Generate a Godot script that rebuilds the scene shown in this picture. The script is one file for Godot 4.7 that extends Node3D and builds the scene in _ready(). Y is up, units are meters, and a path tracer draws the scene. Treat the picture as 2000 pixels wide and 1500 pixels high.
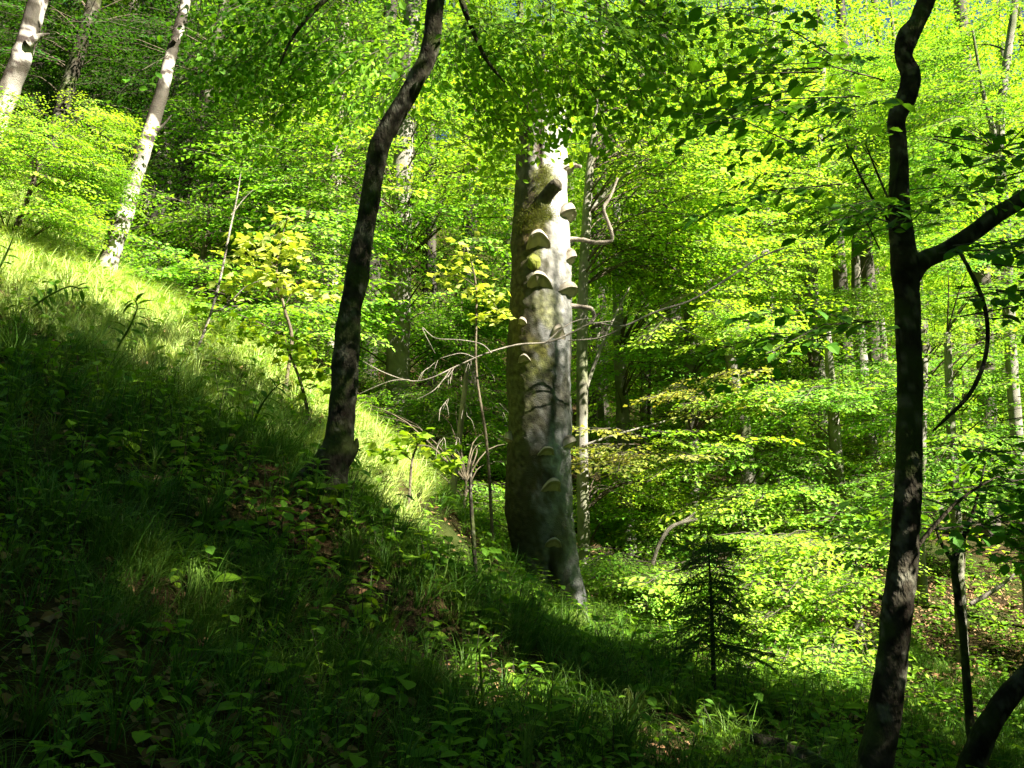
extends Node3D

# ---------------------------------------------------------------- numbers
const FOV := 46.0
const PITCH := 10.0
const EYE := Vector3(0, 1.6, 0)
const SUN_TO := Vector3(0.62, 0.66, 0.42)
var rng := RandomNumberGenerator.new()
var fn := FastNoiseLite.new()      # lumps
var fc := FastNoiseLite.new()      # colour mottling
var tps_x := PackedFloat64Array()
var tps_z := PackedFloat64Array()
var tps_w := PackedFloat64Array()
var M := {}
var used := {}
var no_fn: Callable

func V(a: float, b: float, c: float) -> Vector3: return Vector3(a, b, c)
func rr(a: float, b: float) -> float: return rng.randf_range(a, b)

func slant(py: float, d: float) -> float:
	var f := 750.0 / tan(deg_to_rad(FOV / 2))
	var v := (750.0 - py) / f
	return d / (cos(deg_to_rad(PITCH)) - v * sin(deg_to_rad(PITCH)))
func P(px: float, py: float, d: float) -> Vector3:
	# the point at d metres ahead that stands where the photograph shows it
	var f := 750.0 / tan(deg_to_rad(FOV / 2))
	var a := deg_to_rad(PITCH)
	var v := (750.0 - py) / f
	var t := slant(py, d)
	return EYE + V((px - 1000.0) / f, v * cos(a) + sin(a), -(cos(a) - v * sin(a))) * t
func R(w: float, py: float, d: float) -> float:
	return w * 0.5 * slant(py, d) * tan(deg_to_rad(FOV / 2)) / 750.0

# ---------------------------------------------------------------- ground shape
func tps_build(pts: Array) -> void:
	var n := pts.size()
	var m := n + 3
	var A := []
	for i in m:
		var row := PackedFloat64Array(); row.resize(m + 1); A.append(row)
	for i in n:
		tps_x.append(pts[i].x); tps_z.append(pts[i].z)
	for i in n:
		for j in n:
			var r2: float = (tps_x[i] - tps_x[j]) ** 2 + (tps_z[i] - tps_z[j]) ** 2
			A[i][j] = (0.5 * r2 * log(r2) if r2 > 1e-9 else 0.0) + (0.6 if i == j else 0.0)
		A[i][n] = 1.0; A[i][n + 1] = tps_x[i]; A[i][n + 2] = tps_z[i]
		A[n][i] = 1.0; A[n + 1][i] = tps_x[i]; A[n + 2][i] = tps_z[i]
		A[i][m] = pts[i].y
	for c in m:
		var p := c
		for r in range(c + 1, m):
			if absf(A[r][c]) > absf(A[p][c]): p = r
		var tmp = A[c]; A[c] = A[p]; A[p] = tmp
		for r in m:
			if r == c: continue
			var k: float = A[r][c] / A[c][c]
			if k == 0.0: continue
			for q in range(c, m + 1): A[r][q] -= k * A[c][q]
	tps_w.resize(m)
	for i in m: tps_w[i] = A[i][m] / A[i][i]
func H(x: float, z: float) -> float:
	var n := tps_x.size()
	var s: float = tps_w[n] + tps_w[n + 1] * x + tps_w[n + 2] * z
	for i in n:
		var dx := x - tps_x[i]
		var dz := z - tps_z[i]
		var r2 := dx * dx + dz * dz
		if r2 > 1e-9: s += tps_w[i] * 0.5 * r2 * log(r2)
	return s + 0.10 * fn.get_noise_2d(x * 1.3, z * 1.3) + 0.05 * fn.get_noise_2d(x * 4.0 + 50, z * 4.0)
func ground_normal(x: float, z: float) -> Vector3:
	var e := 0.25
	return V(H(x - e, z) - H(x + e, z), 2 * e, H(x, z - e) - H(x, z + e)).normalized()

# where the line of sight through that point of the photograph meets the slope
func ground_at(px: float, py: float, fallback: float) -> Vector3:
	var d := 1.6
	while d < 16.0:
		var p := P(px, py, d)
		if p.y < H(p.x, p.z):
			var lo := d - 0.1
			var hi := d
			for k in 7:
				var m := (lo + hi) / 2
				var q := P(px, py, m)
				if q.y < H(q.x, q.z): hi = m
				else: lo = m
			return P(px, py, hi)
		d += 0.1
	var f := P(px, py, fallback)
	return V(f.x, H(f.x, f.z), f.z)

# ---------------------------------------------------------------- mesh helpers
class Geo:
	var v := PackedVector3Array()
	var n := PackedVector3Array()
	var c := PackedColorArray()
	var i := PackedInt32Array()
	func tri(a: Vector3, b: Vector3, d: Vector3, col: Color) -> void:
		var nn := (d - a).cross(b - a).normalized()
		var k := v.size()
		v.append(a); v.append(b); v.append(d)
		for q in 3: n.append(nn); c.append(col); i.append(k + q)
	func put(mesh: ArrayMesh, mat: Material) -> void:
		if v.is_empty(): return
		var a := []; a.resize(Mesh.ARRAY_MAX)
		a[Mesh.ARRAY_VERTEX] = v; a[Mesh.ARRAY_NORMAL] = n; a[Mesh.ARRAY_COLOR] = c; a[Mesh.ARRAY_INDEX] = i
		mesh.add_surface_from_arrays(Mesh.PRIMITIVE_TRIANGLES, a)
		mesh.surface_set_material(mesh.get_surface_count() - 1, mat)

func spline(pts: Array, t: float):
	var n := pts.size() - 1
	var k := clampi(int(t), 0, n - 1)
	var u := t - k
	var a = pts[maxi(k - 1, 0)]; var b = pts[k]; var c = pts[k + 1]; var d = pts[mini(k + 2, n)]
	return (b * 2.0 + (c - a) * u + (a * 2.0 - b * 5.0 + c * 4.0 - d) * u * u + (b * 3.0 - a - c * 3.0 + d) * u * u * u) * 0.5

# a limb along pts with radii; shape(t01, angle, p) scales the radius, paint(p, normal, t01) gives the colour
func tube(g: Geo, pts: Array, rad: Array, sides: int, per: int, shape: Callable, paint: Callable, cap := true) -> void:
	var n := (pts.size() - 1) * per
	var base := g.v.size()
	var side := V(1, 0, 0)
	var last: Vector3
	for s in n + 1:
		var t := float(s) / per
		var p: Vector3 = spline(pts, t)
		var q: Vector3 = spline(pts, minf(t + 0.05, pts.size() - 1.0)) - spline(pts, maxf(t - 0.05, 0.0))
		var dir := q.normalized()
		if s == 0:
			side = (V(0, 0, 1) if absf(dir.z) < 0.9 else V(1, 0, 0)).cross(dir).normalized()
		side = (side - dir * side.dot(dir)).normalized()
		var up := dir.cross(side)
		var r: float = maxf(spline(rad, t), 0.0005)
		for k in sides:
			var a := TAU * k / sides
			var o := side * cos(a) + up * sin(a)
			var sc: float = shape.call(float(s) / n, a, p + o * r) if shape.is_valid() else 1.0
			g.v.append(p + o * r * sc)
			g.n.append(Vector3.ZERO)
			g.c.append(Color.WHITE)
		last = p
	var faces := PackedInt32Array()
	for s in n:
		for k in sides:
			var a := base + s * sides + k
			var b := base + s * sides + (k + 1) % sides
			faces.append_array([a, a + sides, b, b, a + sides, b + sides])
	if cap:
		g.v.append(last); g.n.append(Vector3.ZERO); g.c.append(Color.WHITE)
		var top := g.v.size() - 1
		for k in sides:
			faces.append_array([base + n * sides + k, top, base + n * sides + (k + 1) % sides])
	for f in range(0, faces.size(), 3):
		var a := g.v[faces[f]]
		var nn := (g.v[faces[f + 2]] - a).cross(g.v[faces[f + 1]] - a)
		for q in 3: g.n[faces[f + q]] += nn
	# make sure that normals point out
	var mid: Vector3 = spline(pts, float(int(n / 2)) / per)
	var probe := base + int(n / 2) * sides
	if g.n[probe].dot(g.v[probe] - mid) < 0:
		for k in range(base, g.v.size()): g.n[k] = -g.n[k]
		for f in range(0, faces.size(), 3):
			var tmp := faces[f + 1]; faces[f + 1] = faces[f + 2]; faces[f + 2] = tmp
	for k in range(base, g.v.size()):
		g.n[k] = g.n[k].normalized()
		g.c[k] = paint.call(g.v[k], g.n[k], clampf(float(k - base) / sides / n, 0, 1)) if paint.is_valid() else Color.WHITE
	g.i.append_array(faces)

func mesh_of(g: Geo, mat: Material) -> ArrayMesh:
	var m := ArrayMesh.new()
	g.put(m, mat)
	return m

func numbered(called: String) -> String:
	if not used.has(called):
		used[called] = 0
		return called
	used[called] += 1
	return "%s_%03d" % [called, used[called]]
func thing(called: String, label: String, category: String, at: Vector3, group := "") -> Node3D:
	var o := Node3D.new()
	o.name = numbered(called); add_child(o, true)
	o.position = at
	o.set_meta("label", label); o.set_meta("category", category)
	if group: o.set_meta("group", group)
	return o
func part(called: String, mesh: Mesh, parent: Node, shift := Vector3.ZERO) -> MeshInstance3D:
	var o := MeshInstance3D.new()
	o.name = called; o.mesh = mesh; o.position = shift
	parent.add_child(o, true)
	return o
func copies(called: String, mesh: Mesh, at: Array, tint: Array, parent: Node) -> MultiMeshInstance3D:
	var mm := MultiMesh.new()
	mm.transform_format = MultiMesh.TRANSFORM_3D
	mm.use_colors = true
	mm.mesh = mesh
	mm.instance_count = at.size()
	for k in at.size():
		mm.set_instance_transform(k, at[k]); mm.set_instance_color(k, tint[k])
	var o := MultiMeshInstance3D.new()
	o.name = called; o.multimesh = mm
	o.set_meta("kind", "stuff")
	parent.add_child(o, true)
	return o

# ---------------------------------------------------------------- materials
func noise_tex(freq: float, oct: int, seed_: int, kind := FastNoiseLite.TYPE_SIMPLEX_SMOOTH) -> NoiseTexture2D:
	var t := NoiseTexture2D.new()
	var n := FastNoiseLite.new()
	n.noise_type = kind; n.frequency = freq; n.seed = seed_; n.fractal_octaves = oct
	t.noise = n; t.width = 512; t.height = 512; t.seamless = true
	return t
func make_materials() -> void:
	var rough := noise_tex(0.03, 5, 3)
	var fine := noise_tex(0.09, 4, 8)
	var b := StandardMaterial3D.new()
	b.resource_name = "bark"; b.vertex_color_use_as_albedo = true; b.roughness = 0.92; b.metallic_specular = 0.25
	b.uv1_triplanar = true; b.uv1_world_triplanar = true; b.uv1_scale = V(2.2, 1.1, 2.2)
	b.heightmap_enabled = true; b.heightmap_texture = rough; b.heightmap_scale = 1.2
	M.bark = b
	var s: StandardMaterial3D = b.duplicate()
	s.resource_name = "smooth bark"; s.heightmap_texture = fine; s.heightmap_scale = 1.6; s.roughness = 0.8
	M.smooth = s
	var l := StandardMaterial3D.new()
	l.resource_name = "leaf"; l.vertex_color_use_as_albedo = true; l.roughness = 0.55; l.metallic_specular = 0.3
	l.backlight_enabled = true; l.backlight = Color(1.0, 0.97, 0.6)
	M.leaf = l
	var gr: StandardMaterial3D = l.duplicate()
	gr.resource_name = "grass"; gr.backlight = Color(0.8, 0.78, 0.5); gr.roughness = 0.5
	M.grass = gr
	var nd: StandardMaterial3D = l.duplicate()
	nd.resource_name = "needles"; nd.backlight = Color(0.3, 0.3, 0.2)
	M.needle = nd
	var tw := StandardMaterial3D.new()
	tw.resource_name = "twig"; tw.albedo_color = Color(0.055, 0.045, 0.032).linear_to_srgb(); tw.roughness = 0.9
	M.twig = tw
	var so := StandardMaterial3D.new()
	so.resource_name = "forest soil"; so.vertex_color_use_as_albedo = true; so.roughness = 1.0; so.metallic_specular = 0.1
	so.uv1_triplanar = true; so.uv1_world_triplanar = true; so.uv1_scale = V(1.3, 1.3, 1.3)
	so.heightmap_enabled = true; so.heightmap_texture = rough; so.heightmap_scale = 6.0
	M.soil = so
	var fu: StandardMaterial3D = b.duplicate()
	fu.resource_name = "fungus"; fu.heightmap_texture = fine; fu.heightmap_scale = 0.3; fu.uv1_scale = V(5, 5, 5)
	M.fungus = fu
	var dead := StandardMaterial3D.new()
	dead.resource_name = "dead leaf"; dead.vertex_color_use_as_albedo = true; dead.roughness = 0.75; dead.metallic_specular = 0.2
	M.dead = dead

# ---------------------------------------------------------------- leaves, sprays, grass
# one leaf along +x, normal +y; outline as half widths
func leaf_into(g: Geo, T: Transform3D, outline: Array, fold: float, bend: float, col: Color) -> void:
	var n := outline.size()
	var mid := []
	var lft := []
	var rgt := []
	for k in n:
		var t := float(k) / (n - 1)
		var y := -bend * t * t
		mid.append(T * V(t, y, 0))
		lft.append(T * V(t, y + fold * outline[k], outline[k]))
		rgt.append(T * V(t, y + fold * outline[k], -outline[k]))
	for k in n - 1:
		if outline[k] > 0:
			g.tri(mid[k], lft[k], mid[k + 1], col)
			g.tri(mid[k], mid[k + 1], rgt[k], col)
		if outline[k + 1] > 0:
			g.tri(lft[k] if outline[k] > 0 else mid[k], lft[k + 1], mid[k + 1], col)
			g.tri(rgt[k] if outline[k] > 0 else mid[k], mid[k + 1], rgt[k + 1], col)
const OVAL := [0.0, 0.30, 0.0]
const OVAL2 := [0.0, 0.27, 0.31, 0.0]
const LANCE := [0.0, 0.13, 0.16, 0.12, 0.0]
const BROAD := [0.0, 0.30, 0.38, 0.27, 0.0]

func lobed_into(g: Geo, T: Transform3D, col: Color) -> void:
	# a five lobed maple leaf from its stalk end at the origin
	var c := T * V(0.38, 0.02, 0)
	var rim := []
	for k in 11:
		var a := lerpf(-2.55, 2.55, k / 10.0)
		var r: float = [0.36, 0.26, 0.52, 0.30, 0.60, 0.34, 0.60, 0.30, 0.52, 0.26, 0.36][k] if k != 5 else 0.62
		if k == 4 or k == 6: r = 0.36
		rim.append(T * V(0.38 + cos(a) * r, -0.12 * r * r, sin(a) * r))
	for k in 10: g.tri(c, rim[k], rim[k + 1], col)
	g.tri(c, rim[10], rim[0], col)

# where the leaves of a flat beech spray sit: twigs alternate along a main twig, leaves alternate along the twigs
func spray_leaves(L: float, leaf: float, gap: float, r: RandomNumberGenerator, twigs: Array) -> Array:
	var out := []
	twigs.append([V(0, 0, 0), V(L * 0.5, 0.02 * L, 0), V(L, -0.10 * L, 0), 0.006 * L])
	var x := 0.08 * L
	var sgn := 1.0
	while x < L:
		var reach: float = (0.22 + 0.5 * sin(PI * clampf(x / L, 0.05, 1.0)) * (1.0 - 0.35 * x / L)) * L * r.randf_range(0.55, 1.0) * 0.62
		var a := sgn * deg_to_rad(r.randf_range(38, 62))
		var at := V(x, -0.10 * L * (x / L) ** 2, 0)
		var lift := r.randf_range(-0.10, 0.12)
		var dir := V(cos(a), lift, sin(a))
		twigs.append([at, at + dir * reach * 0.5, at + dir * reach + V(0, -0.10 * reach, 0), 0.0028 * L])
		var s := gap * 0.6
		var ls := 1.0
		while s < reach + gap:
			var p := at + dir * s + V(0, -0.10 * s * s / maxf(reach, 0.01), 0)
			var b := a + ls * deg_to_rad(r.randf_range(25, 60))
			var B := Basis(Vector3.UP, -b) * Basis(V(1, 0, 0), r.randf_range(-0.55, 0.55)) * Basis(V(0, 0, 1), r.randf_range(-0.65, 0.3))
			out.append(Transform3D(B.scaled(Vector3.ONE * leaf * r.randf_range(0.55, 1.2)), p + V(0, r.randf_range(-0.02, 0.02) * L, 0)))
			s += gap * r.randf_range(0.7, 1.2)
			ls = -ls
		x += gap * r.randf_range(0.75, 1.25) * 1.25
		sgn = -sgn
	return out

func leaf_tone(r: RandomNumberGenerator) -> Color:
	var k := r.randf_range(0.65, 1.3)
	var y := r.randf_range(0.80, 1.12)
	return Color(k * y, k, k * r.randf_range(0.7, 1.3))

func spray_mesh(seed_: int, L: float, leaf: float, gap: float, outline: Array, twiggy := true) -> ArrayMesh:
	var r := RandomNumberGenerator.new()
	r.seed = seed_
	var tw := []
	var g := Geo.new()
	for T in spray_leaves(L, leaf, gap, r, tw):
		leaf_into(g, T, outline, 0.25, 0.12, leaf_tone(r))
	var m := mesh_of(g, M.leaf)
	if twiggy:
		var w := Geo.new()
		for t in tw: tube(w, [t[0], t[1], t[2]], [t[3], t[3] * 0.7, t[3] * 0.3], 3, 1, no_fn, no_fn, false)
		w.put(m, M.twig)
	return m

func tuft_mesh(seed_: int, blades: int, len: float, width: float, spread: float) -> ArrayMesh:
	var r := RandomNumberGenerator.new()
	r.seed = seed_
	var g := Geo.new()
	for k in blades:
		var a := r.randf_range(0, TAU)
		var out := V(cos(a), 0, sin(a))
		var l := len * r.randf_range(0.5, 1.15)
		var s := spread * r.randf_range(0.3, 1.3)
		var w := V(-sin(a), 0, cos(a)) * width * 0.5 * r.randf_range(0.7, 1.3)
		var p0 := out * r.randf_range(0, 0.05)
		var prev := p0
		var col := leaf_tone(r)
		if r.randf() < 0.12: col = Color(2.2, 1.1, 3.0)
		for q in range(1, 5):
			var t := q / 4.0
			var p := p0 + out * l * s * t * t * 0.95 + V(0, l * (t - 0.55 * s * t * t), 0)
			var w0 := w * (1.0 - 0.9 * ((q - 1) / 4.0) ** 1.5)
			var w1 := w * (1.0 - 0.9 * t ** 1.5)
			g.tri(prev - w0, p - w1, prev + w0, col)
			g.tri(prev + w0, p - w1, p + w1, col)
			prev = p
	return mesh_of(g, M.grass)

func herb_mesh(seed_: int, h: float, pairs: int, leaf: float, outline: Array) -> ArrayMesh:
	var r := RandomNumberGenerator.new()
	r.seed = seed_
	var g := Geo.new()
	var lean := V(r.randf_range(-0.3, 0.3), 0, r.randf_range(-0.3, 0.3)) * h
	for k in pairs:
		var t := (k + 1.0) / pairs
		for s in 2:
			var a := k * 2.4 + s * PI + r.randf_range(-0.4, 0.4)
			var B := Basis(Vector3.UP, a) * Basis(V(0, 0, 1), r.randf_range(-0.5, 0.35)) * Basis(V(1, 0, 0), r.randf_range(-0.4, 0.4))
			leaf_into(g, Transform3D(B.scaled(Vector3.ONE * leaf * r.randf_range(0.6, 1.1)), lean * t * t + V(0, h * t, 0)), outline, 0.2, 0.25, leaf_tone(r))
	var m := mesh_of(g, M.leaf)
	var w := Geo.new()
	tube(w, [V(0, -0.05, 0), lean * 0.25 + V(0, h * 0.5, 0), lean + V(0, h, 0)], [0.003, 0.0025, 0.0015], 3, 2, no_fn, no_fn, false)
	w.put(m, M.twig)
	return m

var sprays := []      # ordinary beech sprays
var near_sprays := []
var far_sprays := []

# ---------------------------------------------------------------- bark colours
func mott(p: Vector3, f: float) -> float: return fc.get_noise_3d(p.x * f, p.y * f, p.z * f)
func bark_dark(p: Vector3, n: Vector3, _t: float) -> Color:
	var k := 0.75 + 0.9 * mott(p, 40) + 0.4 * mott(p, 12)
	var c := Color(0.047, 0.043, 0.031) * clampf(k, 0.35, 1.6)
	var moss := smoothstep(0.05, 0.35, mott(p + V(7, 0, 0), 9) + 0.15 * n.y - 0.1 * n.x)
	c = c.lerp(Color(0.06, 0.085, 0.02), 0.6 * moss)
	return c.lerp(Color(0.17, 0.17, 0.13), 0.6 * smoothstep(0.22, 0.4, mott(p + V(0, 9, 0), 30)))
func bark_beech(p: Vector3, _n: Vector3, _t: float) -> Color:
	var c := Color(0.235, 0.225, 0.195) * clampf(0.95 + 0.5 * mott(p, 14) + 0.3 * mott(p, 45), 0.4, 1.5)
	c = c.lerp(Color(0.10, 0.10, 0.07), 0.8 * smoothstep(0.1, 0.4, mott(V(p.x, p.y * 0.4, p.z) + V(3, 3, 3), 6)))
	return c.lerp(Color(0.09, 0.12, 0.035), 0.6 * smoothstep(0.15, 0.4, mott(p + V(30, 0, 0), 5)))
func bark_birch(p: Vector3, n: Vector3, t: float) -> Color:
	var c := Color(0.43, 0.41, 0.37) * clampf(1.0 + 0.25 * mott(p, 20), 0.6, 1.2)
	var band := mott(V(p.x * 0.7, p.y * 3.2, p.z * 0.7), 9) + 0.35 * mott(p, 40)
	c = c.lerp(Color(0.06, 0.05, 0.045), smoothstep(0.10, 0.24, band))
	c = c.lerp(Color(0.05, 0.04, 0.026), 0.85 * smoothstep(0.1, -0.5, n.x + 0.9 * mott(p, 6)))  # left side darkened away from the sun: shade put into the bark
	c = c.lerp(Color(0.035, 0.03, 0.022), smoothstep(0.26, 0.42, t) * smoothstep(0.22, 0.05, mott(p, 7)) * 0.92)  # upper trunk darkened: painted shade, not darker bark
	return c.lerp(Color(0.10, 0.08, 0.05), 0.6 * smoothstep(0.06, 0.0, t))
func bark_grey(p: Vector3, _n: Vector3, _t: float) -> Color:
	return Color(0.26, 0.235, 0.20) * clampf(0.9 + 0.8 * mott(p, 25), 0.4, 1.5)
func bark_twig(p: Vector3, _n: Vector3, _t: float) -> Color:
	return Color(0.10, 0.085, 0.06) * clampf(0.9 + 0.9 * mott(p, 25), 0.4, 1.6)

# ---------------------------------------------------------------- trees
# way: [px, py, width, px, py, width, ...] from the foot upwards
func path_of(way: Array, d: float, pts: Array, rad: Array, to_ground := true) -> void:
	for k in range(0, way.size(), 3):
		pts.append(P(way[k], way[k + 1], d)); rad.append(R(way[k + 2], way[k + 1], d))
	if to_ground:
		var f: Vector3 = pts[0]
		var y := H(f.x, f.z) - 0.2
		if f.y - y > 0.25:
			var dir: Vector3 = f - pts[1]
			var s: float = (f.y - y) / maxf(-dir.y, 0.05)
			var off := V(dir.x, 0, dir.z) * minf(s, 1.5) * 0.6
			pts.push_front(V(f.x + off.x, minf(y, H(f.x + off.x, f.z + off.z) - 0.2), f.z + off.z)); rad.push_front(rad[0] * 1.15)

# crowns: [px, py, d, rx, ry, rz, count, tint] clusters of sprays
func tree(called: String, label: String, category: String, group: String, d: float, way: Array, bark: Callable, mat: Material, crowns: Array, limbs := [], sides := 14, size := 1.0, set_ := []) -> Node3D:
	var pts := []
	var rad := []
	path_of(way, d, pts, rad)
	var root: Vector3 = pts[0]
	root.y = H(root.x, root.z)
	var t := thing(called, label, category, root, group)
	var loc := pts.map(func(p): return p - root)
	var lump := func(_s, _a, p): return 1.0 + 0.10 * fn.get_noise_3dv((p + root) * 4.0) + 0.05 * fn.get_noise_3dv((p + root) * 14.0)
	var g := Geo.new()
	tube(g, loc, rad, sides, 14, lump, func(p, n, s): return bark.call(p + root, n, s))
	part("trunk", mesh_of(g, mat), t)
	for l in limbs:
		var lp := []
		var lr := []
		path_of(l[1], l[0], lp, lr, false)
		var lg := Geo.new()
		tube(lg, lp.map(func(p): return p - root), lr, 10, 10, lump, func(p, n, s): return bark.call(p + root, n, s))
		part("limb" if lr[0] > 0.03 else "branch", mesh_of(lg, mat), t)
	if crowns.is_empty(): return t
	var use: Array = set_ if set_ else sprays
	var at := []
	var tint := []
	for k in use.size(): at.append([]); tint.append([])
	var bg := Geo.new()
	for c in crowns:
		var mid := P(c[0], c[1], c[2])
		for k in int(c[6] * (1.0 if set_ else 1.0 if c[2] < d - 0.3 else 2.0)):
			var u := V(rng.randfn(), rng.randfn(), rng.randfn()).normalized() * pow(rng.randf(), 0.42)
			var p: Vector3 = mid + u * V(c[3], c[4], c[5])
			if p.y > 4.5 and p.z > -5.5 and in_gap(p, 0.3): continue
			# the trunk point that this spray hangs from
			var best: Vector3 = pts[0]
			for q in pts.size() - 1:
				var want := clampf(p.y - 0.25 - 0.3 * V(p.x - pts[q].x, 0, p.z - pts[q].z).length(), pts[q].y, maxf(pts[q].y, pts[q + 1].y))
				var on: Vector3 = pts[q].lerp(pts[q + 1], clampf((want - pts[q].y) / maxf(pts[q + 1].y - pts[q].y, 0.01), 0, 1))
				if absf(on.y - (p.y - 0.5)) < absf(best.y - (p.y - 0.5)): best = on
			var away := p - best
			var yaw := atan2(-away.z, away.x) + rr(-0.8, 0.8)
			var B := Basis(Vector3.UP, yaw) * Basis(V(0, 0, 1), rr(-0.32, 0.12)) * Basis(V(1, 0, 0), rr(-0.25, 0.30))
			var w := rng.randi() % use.size()
			var s := size * rr(0.7, 1.2)
			at[w].append(Transform3D(B.scaled(Vector3.ONE * s), p - root))
			var k2 := rr(0.85, 1.15)
			tint[w].append(Color(c[7].r * k2 * rr(0.84, 1.13), c[7].g * k2, c[7].b * k2 * rr(0.8, 1.6)))
			if rng.randf() < (0.04 if called == "beech_bush" else 0.18 if set_.is_empty() else 0.03) and away.length() > 0.6 and away.length() < 5.0:
				var m := best.lerp(p, 0.5) + V(rr(-0.1, 0.1), 0.12 * away.length(), rr(-0.1, 0.1))
				tube(bg, [best - root, m - root, p - root], [0.012 + 0.004 * away.length(), 0.009, 0.004], 4, 3, no_fn, func(q, n, s2): return bark_twig(q + root, n, s2), false)
	if bg.v.size(): part("branches", mesh_of(bg, M.bark), t).set_meta("kind", "stuff")
	for k in use.size():
		if at[k].size(): copies("foliage", use[k], at[k], tint[k], t)
	return t

const BR := Color(0.352, 0.59, 0.055)  # BR to DEEP: sunlit to shaded leaf tints, light put into the colour
const MID := Color(0.243, 0.49, 0.045)
const DK := Color(0.11, 0.29, 0.02)
const DEEP := Color(0.05, 0.15, 0.014)  # for the gloomy upper left: shade painted into the leaf colour
const PALE := Color(0.38, 0.42, 0.075)


func _ready() -> void:
	rng.seed = 11
	fn.seed = 5; fn.frequency = 1.0; fn.noise_type = FastNoiseLite.TYPE_SIMPLEX_SMOOTH; fn.fractal_octaves = 3
	fc.seed = 9; fc.frequency = 0.25; fc.noise_type = FastNoiseLite.TYPE_SIMPLEX_SMOOTH; fc.fractal_octaves = 3
	var cam := Camera3D.new()
	cam.name = "camera"; cam.fov = FOV; cam.near = 0.05; cam.far = 400.0
	cam.position = EYE; cam.rotation_degrees = V(PITCH, 0, 0)
	add_child(cam); cam.current = true
	var e := Environment.new()
	e.background_mode = Environment.BG_SKY
	var sm := ProceduralSkyMaterial.new()
	sm.sky_top_color = Color(0.50, 0.68, 0.92); sm.sky_horizon_color = Color(0.66, 0.78, 0.90); sm.sky_curve = 0.2
	sm.ground_bottom_color = Color(0.10, 0.12, 0.06); sm.ground_horizon_color = Color(0.3, 0.35, 0.3)
	var sky := Sky.new()
	sky.sky_material = sm
	e.sky = sky
	e.background_energy_multiplier = 0.065
	e.tonemap_mode = Environment.TONE_MAPPER_LINEAR
	e.tonemap_exposure = 7.0
	e.sdfgi_enabled = true; e.ssao_enabled = true; e.ssil_enabled = true
	var we := WorldEnvironment.new()
	we.name = "world"; we.environment = e
	add_child(we)
	var sun := DirectionalLight3D.new()
	sun.name = "sun"; sun.light_energy = 1.6; sun.light_angular_distance = 0.5; sun.light_color = Color(1.0, 0.96, 0.88)
	sun.shadow_enabled = true; sun.sky_mode = DirectionalLight3D.SKY_MODE_LIGHT_ONLY
	add_child(sun)
	sun.look_at_from_position(SUN_TO.normalized() * 50.0, Vector3.ZERO)

	make_materials()
	build_ground()
	for k in 5: sprays.append(spray_mesh(100 + k, 1.25, 0.085, 0.062, OVAL))
	for k in 4: near_sprays.append(spray_mesh(200 + k, 0.75, 0.088, 0.07, OVAL2))
	for k in 4: far_sprays.append(spray_mesh(300 + k, 2.3, 0.15, 0.11, OVAL, false))
	build_snag()
	build_front_trees()
	build_middle_trees()
	build_far_forest()
	build_saplings()
	build_cover()
	build_plants()

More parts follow.
